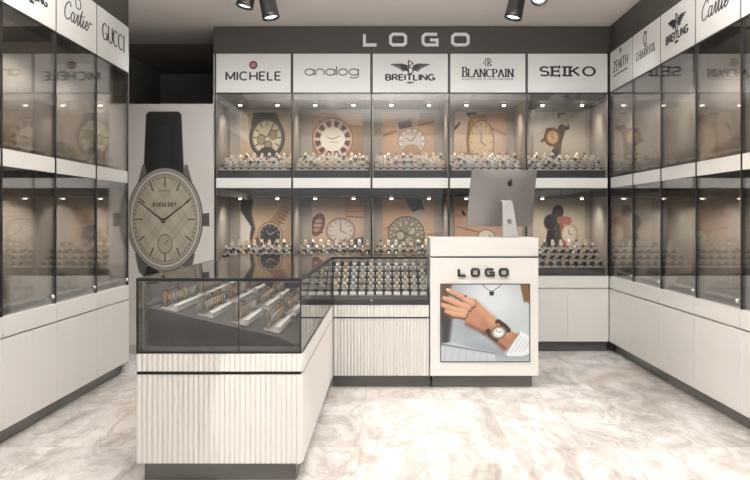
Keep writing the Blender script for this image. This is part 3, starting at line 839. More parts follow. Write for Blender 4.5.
NICHE_W = 8
BX = [-1.543, -.848, -.131, .5686, 1.268, 2.008]
SG = ['michele', 'analog', 'breitling', 'blancpain', 'seiko']
PC = [('one', 'six'), ('two', 'seven'), ('three', 'eight'), ('four', 'nine'), ('five', 'ten')]
WH = ['back wall, beside the big watch poster', 'back wall, second from the watch poster', 'middle of the back wall', 'back wall, behind the computer', 'back wall, in the corner by the side cabinets']
WW = ['back bay by watch poster', 'second back bay', 'middle back bay', 'back bay behind computer', 'corner back bay']
for i in range(5):
    w = BX[i + 1] - BX[i]
    cabinet(w, (BX[i], 7.65, 0), 0, SG[i], PC[i], 'back wall', i, WH[i], end_left=(i == 0), pic_dx=(.02, .015, 0, .005, .058)[i], locks=False, watch_word=WW[i], cols=9)

XR, XL = 2.02, -2.01
names = ['corner', 'second', 'third', 'fourth', 'fifth', 'sixth']
SR = ['zenith', 'charriol', 'breitling', 'cartier', 'michele', 'seiko']
PR = [('two', 'nine'), ('five', 'six'), ('three', 'eight'), ('one', 'four'), ('four', 'ten'), ('two', 'six')]
for i in range(6):
    far = 7.64 - .705 * i
    cabinet(.703, (XR, far, 0), -PI / 2, SR[i], PR[i], 'right wall', i, ('right wall, in the corner with the back wall' if i == 0 else f'right wall, {names[i]} from the corner'),
            end_right=(i == 5), watch_word=('right wall corner bay' if i == 0 else f'{names[i]} right wall bay'), rows=(3, 4))
SL = ['gucci', 'cartier', 'breitling', 'zenith', 'michele']
PL = [('five', 'seven'), ('two', 'nine'), ('one', 'four'), ('four', 'six'), ('three', 'ten')]
for i in range(5):
    near = 6.61 - .725 * (i + 1)
    cabinet(.723, (XL, near, 0), PI / 2, SL[i], PL[i], 'left wall', i, ('left wall, end bay by the watch poster' if i == 0 else f'left wall, {names[i]} from the watch poster'),
            end_right=(i == 0), end_left=(i == 4), watch_word=('left wall end bay' if i == 0 else f'{names[i]} left wall bay'), rows=(3, 4))

# header panels above the signs
h = thing('header_panel', 'long charcoal header panel with silver block letters above the back wall signs', 'header panel', (0, 7.65, 2.695))
MB().box(-1.555, 2.018, .0, DEP, .001, CEIL - 2.695 - .002).build('board', 'fascia', h)
for c, x0, x1 in (('L', 363, 378), ('O', 389, 407), ('G', 421.5, 438.5), ('O', 451, 469.5)):
    mb = MB(); a, b = (x0 - VX) / 110.8, (x1 - VX) / 110.8; t = .026
    w_, polys = BLOCK[c]
    for p in polys:
        stroke(mb, [(a + t / 2 + u * (b - a - t), .072 + v * .096) for u, v in p], t / 2, t / 2, -.022, -.0005)
    mb.build('letter', 'letter_silver', h)
h = thing('header_panel', 'charcoal header panel above the right wall signs', 'header panel', (2.02, 7.65, 2.695))
MB().box(.0, DEP, 7.64 - .705 * 6 - 7.65, -.002, .001, CEIL - 2.695 - .002).build('board', 'fascia', h)
h = thing('header_panel', 'charcoal header panel above the left wall signs', 'header panel', (-2.01, 6.62, 2.695))
MB().box(-DEP, .0, -.725 * 5, .0, .001, CEIL - 2.695 - .002).build('board', 'fascia', h)

# --------------------------------------------------------- the big poster
def poster():
    k = 111.58
    p = Pic(126, 213.5, 104, 345, 190, (214, 207, 200))
    p.grad((126, 104), (213, 300), (208, 201, 194), (220, 213, 205))
    cx, cy = 165, 219.5
    # lower strap, clasp and pale links behind the island
    p.poly([(148, 266), (160, 272), (158, 284), (144, 284), (144, 268)], (48, 44, 42), 1)
    for kx in range(9):
        p.poly([(160 + kx * 6, 266 + (kx % 2)), (167 + kx * 6, 264), (168 + kx * 6, 276), (161 + kx * 6, 279)], (196 - 9 * (kx % 2), 188 - 9 * (kx % 2), 176), 1)
        p.seg((167 + kx * 6, 264), (168 + kx * 6, 277), .7, .7, (116, 106, 96))
    p.seg((158, 279), (212, 277), .8, .8, (128, 118, 108))
    # strap
    p.poly([(146.2, 114.5), (149, 111.8), (178.5, 111.8), (181.3, 114.5), (184, 176), (143.6, 176)], (37, 34, 32), 1.2)
    p.poly([(159.5, 128), (169, 126), (171, 172), (158, 172)], (52, 48, 45), 2.5)
    p.seg((149.6, 116), (147.4, 172), .6, .6, (70, 65, 60)); p.seg((178.3, 116), (180.8, 172), .6, .6, (70, 65, 60)); p.seg((150, 115), (178, 115), .6, .6, (66, 60, 56))
    # lugs
    for s in (-1, 1):
        p.poly([(cx + s * 17, 178), (cx + s * 20, 164.5), (cx + s * 22.5, 165), (cx + s * 27.5, 184), (cx + s * 18, 186)], (128, 120, 110), 1)
        p.poly([(cx + s * 18, 266), (cx + s * 21, 277), (cx + s * 26, 272), (cx + s * 30, 254), (cx + s * 18, 252)], (120, 112, 102), 1)
    # crown
    p.poly([(200, 214), (209, 213), (209.5, 226.5), (200, 226)], (120, 112, 102), .8)
    for q in range(6): p.seg((203, 214.6 + q * 2.2), (209, 214.4 + q * 2.2), .8, .8, (70, 64, 58))
    p.ell(cx, cy, 38, 52, (78, 71, 65)); p.ell(cx, cy, 37, 51, (176, 166, 154)); p.ell(cx, cy, 35.4, 49, (104, 96, 88)); p.ell(cx, cy, 34.8, 48.3, (196, 188, 178)); p.ell(cx, cy, 32.2, 45.4, (120, 110, 98)); p.ell(cx, cy, 31.5, 44.5, (194, 183, 160))
    # soft check woven on the dial
    msk = np.clip(.5 - p._ell(cx, cy, 30.5, 43, 0) / 1.5, 0, 1)
    for q in range(-3, 4):
        for s in (-1, 1):
            d = np.abs((p.X - cx) * s * 1.3 + (p.Y - cy) - q * 26)
            p.mix(msk * .16 * np.clip((8 - d) / 3, 0, 1), (150, 134, 108))
            p.mix(msk * .22 * np.clip((1.2 - d) / 1, 0, 1), (226, 214, 188))
    ticks(p, cx, cy, 31.5, 44.5, 60, .93, .98, .6, (84, 76, 62))
    ticks(p, cx, cy, 32, 45, 12, .74, .94, 1.3, (102, 92, 74))
    p.ring(cx, cy, 29.8, 42, .5, (150, 138, 112))
    p.ell(cx, 244, 7, 9.4, (186, 174, 146)); p.ring(cx, 244, 7, 9.4, .6, (110, 100, 80)); p.seg((cx, 244), (cx + 3, 240), .7, .5, (60, 54, 46))
    # the maker's name, a row of small strokes of its letters
    for i, c in enumerate('BURBERRY'):
        for q in GLY[c][1]:
            p.path([(153.2 + i * 3.0 + u * 2.3, 206.6 - v * 3.6) for u, v in (q if len(q) < 6 else q[::3] + [q[-1]])], .55, .55, (58, 52, 46))
    for x in (159, 163, 167): p.seg((x, 191), (x + 2.5, 191), .7, .7, (120, 110, 90))
    p.seg((163.2, 221), (138.5, 201.4), 1.7, .9, (44, 40, 36)); p.seg((163.2, 221), (189.5, 200.6), 1.7, .9, (44, 40, 36)); p.ell(163.2, 221, 2, 2.4, (44, 40, 36)); p.ell(163.2, 221, .8, 1, (170, 160, 140))
    p.A = p.A ** 1.4
    p.A = p.A * .6 + p.A.mean(-1, keepdims=True) * .4
    p.grain(.004)
    return p.mesh('poster_print', (213.5 - 126) / k, (345 - 104) / k), (126 - VX) / k, EYE + (VY - 345) / k
PM, px0, pz0 = poster()
t = thing('watch_poster', 'tall white advertising panel printed with one huge watch on a black strap', 'advertising panel', (-2.1, 7.6, 0))
MB().box(-.62, .544, .0, .06, .0, 2.2305).build('board', 'poster_white', t)
part(PM, 'poster_print', t, (px0 + 2.1, -.0015, pz0 + .001))
MB().box(-.62, .544, -.012, -.0002, .0, .075).build('skirting', 'wall', t)

# ----------------------------------------------- L-shaped display counter
ZG, ZC, ZL = .59, .93, .50
IX0, IX1, IY0, IY1 = -1.136, -.385, 3.855, 6.01
t = thing('display_counter', 'long glass-topped counter with fluted white front reaching towards the viewer', 'display counter', (0, 0, 0))
MB().box(IX0 + .016, IX1 - .016, IY0 + .018, IY1, .09, ZG - .001).build('carcass', 'lacquer', t)
mb = MB(); fluted_mb(mb, IX0, IX1, .09, ZL - .008, IY0); mb.build('front_panel', 'fluted', t)
mb = MB(); fluted_mb(mb, IX0, IX1, ZL + .008, ZG - .002, IY0); mb.build('top_band', 'fluted', t)
dk = MB().box(IX0 + .002, IX1 - .002, IY0 + .006, IY0 + .0175, ZL - .0075, ZL + .0075).build('shadow_gap', 'dark', t)
MB().turned((-.76, IY0 + .006, ZL), (0, -1, 0), [(0, .008), (.008, .008), (.010, .006)], 12).build('lock', 'dark', dk)
for (xa, s, nm) in ((IX1 - .0005, 1, 'side_panel'), (IX0 + .0005, -1, 'side_panel')):
    mb = MB(); fluted_mb(mb, 0, IY1 - IY0 - .02, .09, ZL - .004, 0)
    o = mb.build(nm, 'fluted', t, (xa, IY0 + .02 if s > 0 else IY1, 0), (0, 0, s * PI / 2))
    mb = MB(); fluted_mb(mb, 0, IY1 - IY0 - .02, ZL + .004, ZG - .002, 0)
    o = mb.build('side_band', 'fluted', t, (xa, IY0 + .02 if s > 0 else IY1, 0), (0, 0, s * PI / 2))
MB().box(IX0 + .026, IX1 - .03, IY0 + .045, IY1, 0, .0895).build('toe_kick', 'toe', t)
g = .006
mid = (238.7 - VX) / 220
for x0, x1 in ((IX0, mid - .001), (mid + .001, IX1)):
    MB().box(x0, x1, IY0, IY0 + g, ZG, ZC - .014).build('front_glass', 'case_glass', t)
MB().box(IX1 - g, IX1, IY0 + g, IY1, ZG, ZC - .014).build('side_glass', 'case_glass', t)
MB().box(IX0, IX0 + g, IY0 + g, IY1, ZG, ZC - .014).build('side_glass', 'case_glass', t)
MB().box(IX0 + .012, IX1 - .012, IY0 + .012, IY1, ZC - .008, ZC).build('top_glass', 'case_glass', t)
e = MB()
e.box(IX0, IX1, IY0 - .001, IY0 + .011, ZC - .0135, ZC + .001)
e.box(IX1 - .011, IX1, IY0 + .0115, IY1, ZC - .0135, ZC + .001)
e.box(IX0, IX0 + .011, IY0 + .0115, IY1, ZC - .0135, ZC + .001)
for x in (IX0 + .0005, IX1 - .0075):
    e.box(x, x + .007, IY0 + .0065, IY0 + .0135, ZG, ZC - .014)
e.box(mid - .002, mid + .002, IY0 - .001, IY0 + .007, ZG + .0065, ZC - .014)
e.box(IX0, IX1, IY0 - .002, IY0 + .008, ZG - .0015, ZG + .006)
e.box(IX1 - .008, IX1 + .001, IY0 + .009, IY1, ZG - .0015, ZG + .006)
e.build('edge_frame', 'dark', t)
# sloping deck: high on the far side, low towards the shop
def deck_z(x):
    return .772 - .225 * (x + 1.077) - .004
d = MB()
pr = [(IX0 + .012, ZG), (IX0 + .012, deck_z(IX0)), (-.50, deck_z(-.50)), (-.43, ZG + .012), (IX1 - .012, ZG + .012), (IX1 - .012, ZG)]
d.prism(pr, IY0 + .16, IY1 - .002)
d.build('display_deck', 'casedeck', t)
MB().box(IX0 + .012, IX1 - .012, IY0 + .012, IY0 + .158, ZG, ZG + .008).build('deck_front', 'casedeck', t)
MB().box(IX0 + .02, IX0 + .032, IY0 + .03, IY0 + .05, ZG + .0085, ZC - .0145).build('corner_post', 'steel', t)

TILT = math.atan(.225)
COLX = [-1.045, -.880, -.715, -.560]
SEGS = [(4.10, 4.67), (4.83, 5.36), (5.52, 5.96)]
pitch = .064
for c, x in enumerate(COLX):
    for s, (ya, yb) in enumerate(SEGS):
        if c == 0 and s == 0: ya = 4.06
        n = int((yb - ya) / pitch)
        R = Matrix.Translation((x, ya, deck_z(x) + .0035)) @ Matrix.Rotation(PI / 2, 4, 'Z') @ Matrix.Rotation(-TILT * 0 - .0, 4, 'X')
        # local x along the counter, -y towards the shop
        place = ['near end', 'middle', 'far end'][s]
        colw = ['highest', 'second highest', 'third', 'lowest'][c]
        tr = thing('watch_tray', f'white watch tray, {colw} line, {place} of the fluted glass counter', 'watch tray', R.translation, 0, 'white trays in the long counter')
        tr.rotation_mode = 'QUATERNION'
        tr.rotation_quaternion = (Matrix.Rotation(PI / 2, 4, 'Z') @ Matrix.Rotation(TILT, 4, 'X')).to_quaternion()
        R = Matrix.Translation(R.translation) @ tr.rotation_quaternion.to_matrix().to_4x4()
        L = n * pitch
        lg = MB().box(0, L, -.045, -.016, 0, .006)
        for k in range(n):
            lg.box(k * pitch + .002, (k + 1) * pitch - .002, -.042, -.020, .006, .030)
        lg.build('ledge', 'ledge_bright', tr, bevel=.002)
        MB().box(0, L, -.0155, .034, 0, .004).build('base_plate', 'ledge', tr)
        for k in range(n):
            mx = R @ Matrix.Translation((pitch * (k + .5), .014, .0055)) @ Matrix.Rotation(-.22, 4, 'X') @ Matrix.Rotation(random.uniform(-.1, .1), 4, 'Z')
            add_watch(mx, f'watch {ORD[k + 1]} from the viewer on the {colw} line tray, {place} of long counter', 'watches in the long counter', 900)

# back counter between the island and the till
BX0, BX1, BY0, BY1 = IX0, .305, 6.012, 6.53
t = thing('display_counter', 'short glass-topped fluted counter between the long counter and the till desk', 'display counter', (0, 0, 0))
MB().box(BX0, BX1, BY0 + .018, BY1, .09, ZG - .001).build('carcass', 'lacquer', t)
mb = MB(); fluted_mb(mb, IX1 + .012, BX1, .09, ZL - .006, BY0); mb.build('front_panel', 'fluted', t)
mb = MB(); fluted_mb(mb, IX1 + .012, BX1, ZL + .006, ZG - .002, BY0); mb.build('top_band', 'lacquer', t)
MB().box(IX1 + .012, BX1, BY0 + .006, BY0 + .0175, ZL - .0055, ZL + .0055).build('shadow_gap', 'dark', t)
MB().box(IX1 + .005, BX1 - .002, BY0 + .06, BY1 - .05, 0, .0895).build('toe_kick', 'toe', t)
cm = (371.5 - VX) / 141
for x0, x1 in ((IX1 + .002, cm - .001), (cm + .001, BX1)):
    MB().box(x0, x1, BY0, BY0 + g, ZG, ZC - .014).build('front_glass', 'case_glass', t)
MB().box(BX0, BX0 + g, BY0, BY1, ZG, ZC - .014).build('side_glass', 'case_glass', t)
MB().box(BX0 + .012, BX1, BY0 + .0, BY1 - .012, ZC - .008, ZC).build('top_glass', 'case_glass', t)
MB().box(BX0 + .01, BX1, BY1 - .008, BY1 - .002, ZG, ZC - .014).build('back_glass', 'case_glass', t)
e = MB()
e.box(IX1 + .0015, BX1, BY0 - .001, BY0 + .010, ZC - .0135, ZC + .001)
e.box(BX0, BX1, BY1 - .011, BY1, ZC - .0135, ZC + .001)
e.box(IX1 + .002, IX1 + .012, BY0 + .0065, BY0 + .015, ZG, ZC - .014)
e.build('edge_frame', 'dark', t)
MB().turned((cm, BY0, ZG + .035), (0, -1, 0), [(0, .011), (.008, .011), (.011, .008)], 14).build('lock', 'chrome', t)
NR, RY0, RZ0, RDY, RDZ = 5, 6.10, .655, .080, .041
d = MB(); pr = [(BY0 + .02, ZG), (BY0 + .02, RZ0 - .03)]
for r in range(NR):
    pr += [(RY0 + RDY * r - .022, RZ0 + RDZ * r - .003), (RY0 + RDY * (r + 1) - .0225, RZ0 + RDZ * r - .003)]
pr += [(RY0 + RDY * NR - .022, ZG)]
m = len(pr)
d.add([(BX0 + .03, y, z) for y, z in pr] + [(BX1 - .01, y, z) for y, z in pr], [tuple(range(m))[::-1], tuple(range(m, 2 * m))] + [(i, (i + 1) % m, (i + 1) % m + m, i + m) for i in range(m)])
dd = d.build('display_deck', 'casedeck', t)
for r in range(NR):
    y, z = RY0 + RDY * r, RZ0 + RDZ * r - .0025
    cols = 14
    lg = MB()
    for c in range(cols):
        x = .268 - .0632 * c
        vs = [(x + e_ * .023, a_, b_) for e_ in (-1, 1) for a_, b_ in ((y - .021, z), (y - .020, z + .008), (y + .003, z + .026), (y + .005, z))]
        lg.add(vs, [(0, 3, 2, 1), (4, 5, 6, 7), (0, 1, 5, 4), (1, 2, 6, 5), (2, 3, 7, 6), (3, 0, 4, 7)])
    lg.build('ledge', 'ledge_bright', dd)
    for c in range(cols):
        x = .268 - .0632 * c
        mx = Matrix.Translation((x, y + .0265, z + .003)) @ Matrix.Rotation(-.13, 4, 'X') @ Matrix.Rotation(random.uniform(-.08, .08), 4, 'Z')
        add_watch(mx, f'watch {ORD[c + 1]} from the till desk, {["front", "second", "third", "fourth", "back"][r]} row of the short glass counter', 'watches in the short counter', 800)

# ------------------------------------------------------------- till desk
TX0, TX1, TY0, TY1 = .312, 1.078, 6.0, 6.50
t = thing('till_desk', 'white till desk with block letters and a picture of a wrist wearing a watch', 'desk', (0, 0, 0))
MB().box(TX0, TX1, TY0, TY1, .09, ZC - .006).build('body', 'lacquer', t, bevel=.003)
MB().box(TX0 + .004, TX1 - .004, TY0 + .006, TY1, ZC - .0055, ZC + .0055).build('shadow_gap', 'dark', t)
MB().box(TX0, TX1, TY0, TY1, ZC + .006, 1.065).build('raised_top', 'lacquer', t, bevel=.003)
MB().box(TX0 + .02, TX1 - .035, TY0 + .06, TY1 - .02, 0, .0895).build('toe_kick', 'toe', t)
K = 141.3
for c, x0, x1 in (('L', 457.5, 466.5), ('O', 470.5, 479.8), ('G', 484.5, 494.5), ('O', 498.5, 508.5)):
    mb = MB(); a, b = (x0 - VX) / K, (x1 - VX) / K; tk = .017
    for p in BLOCK[c][1]:
        stroke(mb, [(a + tk / 2 + u * (b - a - tk), .800 + v * .046) for u, v in p], tk / 2, tk / 2.4, -.018, -.0003)
    mb.build('letter', 'letter_bronze', t, (0, TY0, 0))

def wrist_picture():
    p = Pic(441, 529, 284.5, 361, 200, (186, 196, 202))
    p.grad((448, 286), (520, 360), (172, 184, 190), (206, 213, 216))
    p.ell(492, 300, 30, 24, (214, 221, 224), 0, 18, .8)
    p.ell(470, 330, 22, 20, (160, 172, 180), .4, 22, .55)
    p.ell(505, 352, 30, 8, (138, 148, 156), .1, 12, .6)
    p.poly([(441, 284), (452, 284), (447, 300), (445, 322), (441, 324)], (106, 92, 80), 3)
    p.poly([(441, 306), (452, 318), (449, 342), (441, 346)], (92, 88, 86), 4)
    for k in range(4): p.seg((441 + k * 3, 284.5), (440 + k * 1.8, 300 + k * 2), 1.4, .8, (150, 120, 88), 1.2)
    p.poly([(520, 284), (530, 284), (530, 304), (524, 301)], (176, 136, 82), 2)
    for k in range(4): p.seg((521 + k * 2.4, 284.5), (524 + k * 1.7, 302 - k), 1, .6, (120, 88, 52), .9)
    # folded lower sleeve
    p.poly([(441, 343), (452, 342), (474, 348), (494, 352), (496, 361), (441, 361)], (196, 203, 208), 1.5)
    p.seg((441, 344), (494, 353), 1.4, 1, (124, 132, 140), 1.6)
    for k in range(7): p.seg((446 + k * 7, 346 + k), (444 + k * 7, 361), .8, .8, (172, 180, 186), 1.5, .5)
    # necklace
    p.path([(482, 284), (487, 289), (491.5, 291.5), (497, 288), (501, 285)], .6, .6, (90, 84, 82)); p.poly([(489, 291.5), (494, 291.5), (493.4, 295.4), (489.6, 295.4)], (66, 62, 66), .6)
    # sleeve of the raised arm
    p.poly([(504, 353), (514, 340), (520, 331), (530, 336), (530, 353), (522, 356), (508, 356)], (224, 230, 233), 1.2)
    p.seg((505, 354), (519, 332), 1.4, 1.4, (170, 178, 184), 1)
    for k in range(4): p.seg((510 + k * 4.4, 353 - k * .8), (521 + k * 2.6, 336 + k * 2), .8, .8, (192, 200, 206), 1.2)
    skin, lite, dark = (196, 144, 112), (222, 180, 152), (138, 92, 68)
    # forearm, hand, fingers
    p.poly([(474, 300), (486, 310), (498, 322), (512, 332), (519, 334), (506, 351), (498, 344), (484, 332), (470, 326), (460, 318)], skin, 1.6)
    p.poly([(462, 298), (476, 299), (486, 312), (478, 326), (462, 318), (456, 308)], (202, 152, 122), 2.5)
    p.path([(478, 306), (492, 320), (508, 334)], 7, 8, (214, 166, 134), 5, .8)
    p.path([(466, 324), (484, 333), (504, 348)], 3, 4, dark, 3, .6)
    for (q, w0, w1) in (([(472, 303), (462, 296.5), (449, 290.5)], 7.4, 4.4), ([(468, 307), (457, 303), (444, 298)], 7, 4.4), ([(465, 311.5), (454, 309), (442, 304.6)], 6.6, 4.4), ([(464, 315), (454, 314), (446, 311)], 5.4, 3.8)):
        p.path([(a, b + 1.4) for a, b in q], w0 + 1, w1 + 1, dark, 1.4, .8)
        p.path(q, w0, w1, (210, 162, 134), 1.2)
        p.path([(a, b - 1) for a, b in q], w0 * .45, w1 * .45, lite, 1.6, .9)
    p.seg((449.5, 306.5), (452, 311), 1.2, 1.2, (206, 176, 110)); p.ell(465.5, 296, 1.1, .9, (60, 48, 58))
    p.path([(448, 289.8), (446.6, 289)], 2.4, 1.6, (236, 208, 196))
    # watch
    p.path([(498, 322), (504, 326), (508, 330)], 6, 5, (96, 80, 66), .8); p.path([(488, 331), (490, 334), (496, 339)], 5, 5, (84, 70, 58), .8)
    p.ell(497.5, 324.8, 2.2, 1.8, (206, 150, 66)); p.ell(498.5, 332.3, 8, 6.6, (70, 62, 56), -.15); p.ring(498.5, 332.3, 7.2, 5.8, 1.1, (166, 150, 130), -.15); p.ell(498.5, 332.3, 6, 4.9, (226, 228, 230), -.15)
    ticks(p, 498.5, 332.3, 5.6, 4.6, 12, .8, .96, .5, (100, 96, 96)); p.seg((498.5, 332.3), (496, 330), .5, .4, (60, 58, 60)); p.seg((498.5, 332.3), (502, 331), .5, .4, (60, 58, 60))
    p.A = p.A ** 1.5
    p.A = p.A * .72 + p.A.mean(-1, keepdims=True) * .28
    p.grain(.008)
    return p.mesh('picture_print', (529 - 441) / K, (361 - 284.5) / K)
px_, pz_ = (441 - VX) / K, EYE + (VY - 361) / K
fr = MB().box(px_ - .006, px_ + 88 / K + .006, TY0 - .008, TY0 - .0004, pz_ - .006, pz_ + 76.5 / K + .006).build('picture_frame', 'dark', t)
part(wrist_picture(), 'picture_print', fr, (px_, TY0 - .0092, pz_))

# -------------------------------------------------------------- computer
psi, tau = math.radians(22), math.radians(12)
cp = thing('desktop_computer', 'silver all-in-one desktop computer seen from behind, standing on the till desk', 'computer', (.863, 6.24, 1.0655), psi)
W2, PH = .272, .425
body = MB()
nx, nz = 16, 12
def shell(u, v):
    return .003 + .030 * (max(0, 1 - abs(u) ** 3.2)) * (max(0, 1 - abs(v) ** 3.2))
# local: screen faces +y (away from the shop), back bulges towards -y
gr = [[(u * W2, -shell(u, v), v * PH / 2) for u in [2 * i / nx - 1 for i in range(nx + 1)]] for v in [2 * j / nz - 1 for j in range(nz + 1)]]
vs = [q for r in gr for q in r]
body.add(vs, [(j * (nx + 1) + i, j * (nx + 1) + i + 1, (j + 1) * (nx + 1) + i + 1, (j + 1) * (nx + 1) + i) for j in range(nz) for i in range(nx)], 0, True)
body.box(-W2, W2, -.0031, .004, -PH / 2, PH / 2)
zc = .079 + PH / 2 * math.cos(tau)
ob = body.build('housing', 'computer', cp, (0, .02, zc), (tau, 0, 0))
MB().box(-W2 + .012, W2 - .012, .0041, .006, -PH / 2 + .09, PH / 2 - .012).build('screen', 'computer_logo', ob)
lg = MB()
s = .030
out = []
for a in range(40):
    th = 2 * PI * a / 40
    r = 1 + .07 * math.cos(2 * th + PI) - .13 * math.exp(-((th - PI / 2) / .3) ** 2) - .1 * math.exp(-((th - 3 * PI / 2) / .25) ** 2)
    x, z = r * math.cos(th) * .9, r * math.sin(th)
    bx, bz = x - 1.16, z - .12
    q = math.hypot(bx, bz)
    if q < .55:
        x, z = 1.16 + bx / q * .55, .12 + bz / q * .55
    out.append((x * s * .72, z * s * .72))
lg.prism(out, -.0365, -.032)
leaf = [(0, 1.1), (.06, 1.42), (.34, 1.62), (.36, 1.34), (.2, 1.14)]
lg.prism([(x * s * .72, z * s * .72) for x, z in leaf], -.0365, -.032)
lg.build('logo', 'computer_logo', ob, (.035, 0, .118))
# stand: plate bent from the hinge down to a flat foot
st = MB()
prof = [(-.034, .272), (-.060, .262), (-.078, .180), (-.096, .080), (-.108, .020), (-.108, .004), (-.100, .0), (.09, .0)]
prin = [(-.030, .264), (-.055, .254), (-.071, .178), (-.089, .079), (-.100, .022), (-.100, .0085), (-.096, .0075), (.09, .0065)]
rings = []
for (a, b), (c, d_) in zip(prof, prin):
    w_ = .042 + .022 * (1 - min(1, b / .26))
    rings.append([(-w_, a, b), (w_, a, b), (w_, c, d_), (-w_, c, d_)])
st.loft(rings, 0, True, True, False)
so = st.build('stand', 'computer_foot', cp, bevel=.0015)
MB().turned((0, -.0888, .118), (0, -.97, .25), [(0, .019), (.002, .019), (.002, .016)], 20).build('cable_hole', 'toe', so)

# ------------------------------------------------------ track spotlights
def spotlight(name, label, x, heads):
    t = thing(name, label, 'spotlight', (x, 6.0, CEIL))
    MB().box(-.12, .12, -.035, .035, -.032, -.001).build('mounting_box', 'lamp_body', t, bevel=.004)
    for (dx, tip, ro) in heads:
        tip = Vector(tip); root_ = Vector((dx, 0, -.032))
        ax = (tip - root_).normalized()
        hd = MB().turned(root_, ax, [(.0, .012), (.06, .012), (.075, .04), (.10, .058), ((tip - root_).length - .03, .061), ((tip - root_).length, .064), ((tip - root_).length, .054), ((tip - root_).length - .02, .05)], 24).build('lamp_head', 'lamp_body', t)
        MB().turned(tip - ax * .016, ax, [(0, .049), (.004, .042)], 20).build('lens', 'lens', hd)
        ld = bpy.data.lights.new('spot_beam', 'SPOT'); ld.energy = ro; ld.color = (1., .95, .88); ld.spot_size = 1.0; ld.spot_blend = .5; ld.shadow_soft_size = .04
        lo = bpy.data.objects.new('spot_beam', ld); COL.objects.link(lo); lo.parent = hd
        lo.location = tip + ax * .01
        lo.rotation_mode = 'QUATERNION'; lo.rotation_quaternion = ax.to_track_quat('-Z', 'Y')
spotlight('track_spotlight', 'twin-headed ceiling spotlight above the sign with the red emblem', -.90, [(-.05, (-.10, -.015, -.245), 45), (.03, (.09, -.02, -.325), 45)])
spotlight('track_spotlight', 'twin-headed ceiling spotlight above the computer and till desk', .98, [(.05, (.06, -.26, -.24), 45), (-.02, (-.085, -.02, -.325), 45)])

# --------------------------------------------------- write out the watches
order = sorted(range(len(specs)), key=lambda i: -specs[i][4])
single, rest = order[:300], order[300:]
first = {}
for i in single:
    mx, k, lab, grp, _ = specs[i]
    r = bpy.data.objects.new('wristwatch', WATCH[k][1]); COL.objects.link(r)   # the case carries strap and dial
    r.matrix_world = mx
    tag(r, lab, 'watch', grp)
    for me, nm in ((WATCH[k][0], 'strap'), (WATCH[k][2], 'dial'), (WATCH[k][3], 'cushion')):
        o = bpy.data.objects.new(nm, me); COL.objects.link(o); o.parent = r
mats, vs, fs, mi = [], [], [], []
for i in rest:
    mx, k, lab, grp, _ = specs[i]
    for me in WATCH[k]:
        o = len(vs)
        vs += [tuple(mx @ v.co) for v in me.vertices]
        for pl in me.polygons:
            m = me.materials[pl.material_index]
            if m not in mats: mats.append(m)
            fs.append([o + q for q in pl.vertices]); mi.append(mats.index(m))
me = bpy.data.meshes.new('wristwatches'); me.from_pydata(vs, [], fs)
for m in mats: me.materials.append(m)
me.polygons.foreach_set('material_index', mi)
o = bpy.data.objects.new('shelf_watches', me); COL.objects.link(o)
tag(o, 'many more wristwatches on the stepped shelves of the wall cabinets', 'watches', None, 'stuff')

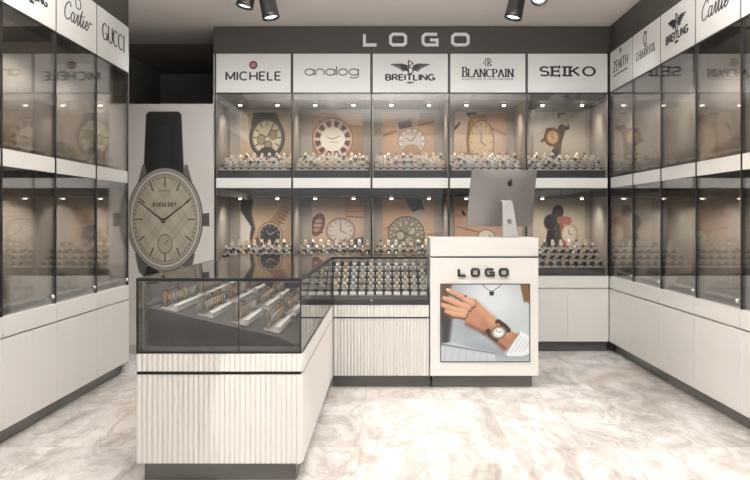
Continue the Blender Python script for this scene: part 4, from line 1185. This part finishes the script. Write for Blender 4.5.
# ------------------------------------------------------------ light, world
w = bpy.data.worlds.new('World'); scene.world = w; w.use_nodes = True
w.node_tree.nodes['Background'].inputs['Color'].default_value = (.95, .96, 1., 1)
w.node_tree.nodes['Background'].inputs['Strength'].default_value = .5
def area(name, loc, size, energy, col=(1., .96, .9), rot=(0, 0, 0), sy=None):
    ld = bpy.data.lights.new(name, 'AREA'); ld.energy = energy; ld.color = col; ld.size = size
    if sy: ld.shape = 'RECTANGLE'; ld.size_y = sy
    lo = bpy.data.objects.new(name, ld); COL.objects.link(lo); lo.location = loc; lo.rotation_euler = rot
    return lo
area('ceiling_fill', (0, 1.2, 2.45), 1.6, 45, (.96, .985, 1.), (PI, 0, 0), 1.6)  # added fill aimed upward, no fitting: brightens the ceiling
area('ceiling_fill', (0, 3.5, 2.16), 2.4, 270, (.96, .985, 1.), (PI, 0, 0), 1.4)  # stronger added fill, out of view, for the ceiling and its bounce
def spot(name, loc, target, energy, size, blend, r, col=(1., .985, .97)):
    ld = bpy.data.lights.new(name, 'SPOT'); ld.energy = energy; ld.spot_size = size; ld.spot_blend = blend; ld.shadow_soft_size = r; ld.color = col
    lo = bpy.data.objects.new(name, ld); COL.objects.link(lo); lo.location = loc
    lo.rotation_euler = (Vector(target) - Vector(loc)).to_track_quat('-Z', 'Y').to_euler()
spot('spot_lamp', (.6, 4.4, 2.85), (.5, 5.2, 0), 66, .95, .8, .05)
spot('spot_lamp', (-.1, 1.9, 2.85), (-.54, 3.86, .40), 240, .17, .3, .02, (1., .94, .86))

for y in (1.0, 3.2, 5.4):  # unseen lamps overhead, general light for the room
    for x in (-1.1, 1.1):
        spot('unseen_downlight', (x, y, CEIL - .02), (x, y + .3, 0), 17, 2.2, .9, .05, (.97, .99, 1.))
for x in (-1.5, -.75, 0, .75, 1.5):
    spot('unseen_downlight', (x, 6.1, CEIL - .02), (x, 7.65, .9), 52, 1.7, .9, .05, (.97, .99, 1.))  # extra row added out of view to brighten the lower back wall
# ---------------------------------------------------------------- camera
cd = bpy.data.cameras.new('camera'); cam = bpy.data.objects.new('camera', cd); COL.objects.link(cam)
cam.location = (0, 0, EYE); cam.rotation_euler = (PI / 2, 0, 0)
cd.sensor_width = 36; cd.lens = 36 * F / 750
cd.shift_x = (375 - VX) / 750; cd.shift_y = -(240 - VY) / 750
cd.clip_start = .05; cd.clip_end = 60
scene.camera = cam
vs_ = scene.view_settings
vs_.view_transform = 'Standard'; vs_.look = 'None'; vs_.gamma = 1; vs_.exposure = 0.1; vs_.use_curve_mapping = False
cy = scene.cycles
cy.max_bounces = 8; cy.diffuse_bounces = 4; cy.glossy_bounces = 4; cy.transmission_bounces = 4; cy.transparent_max_bounces = 24
cy.caustics_reflective = False; cy.caustics_refractive = False
cy.use_denoising = True; cy.sample_clamp_indirect = 6
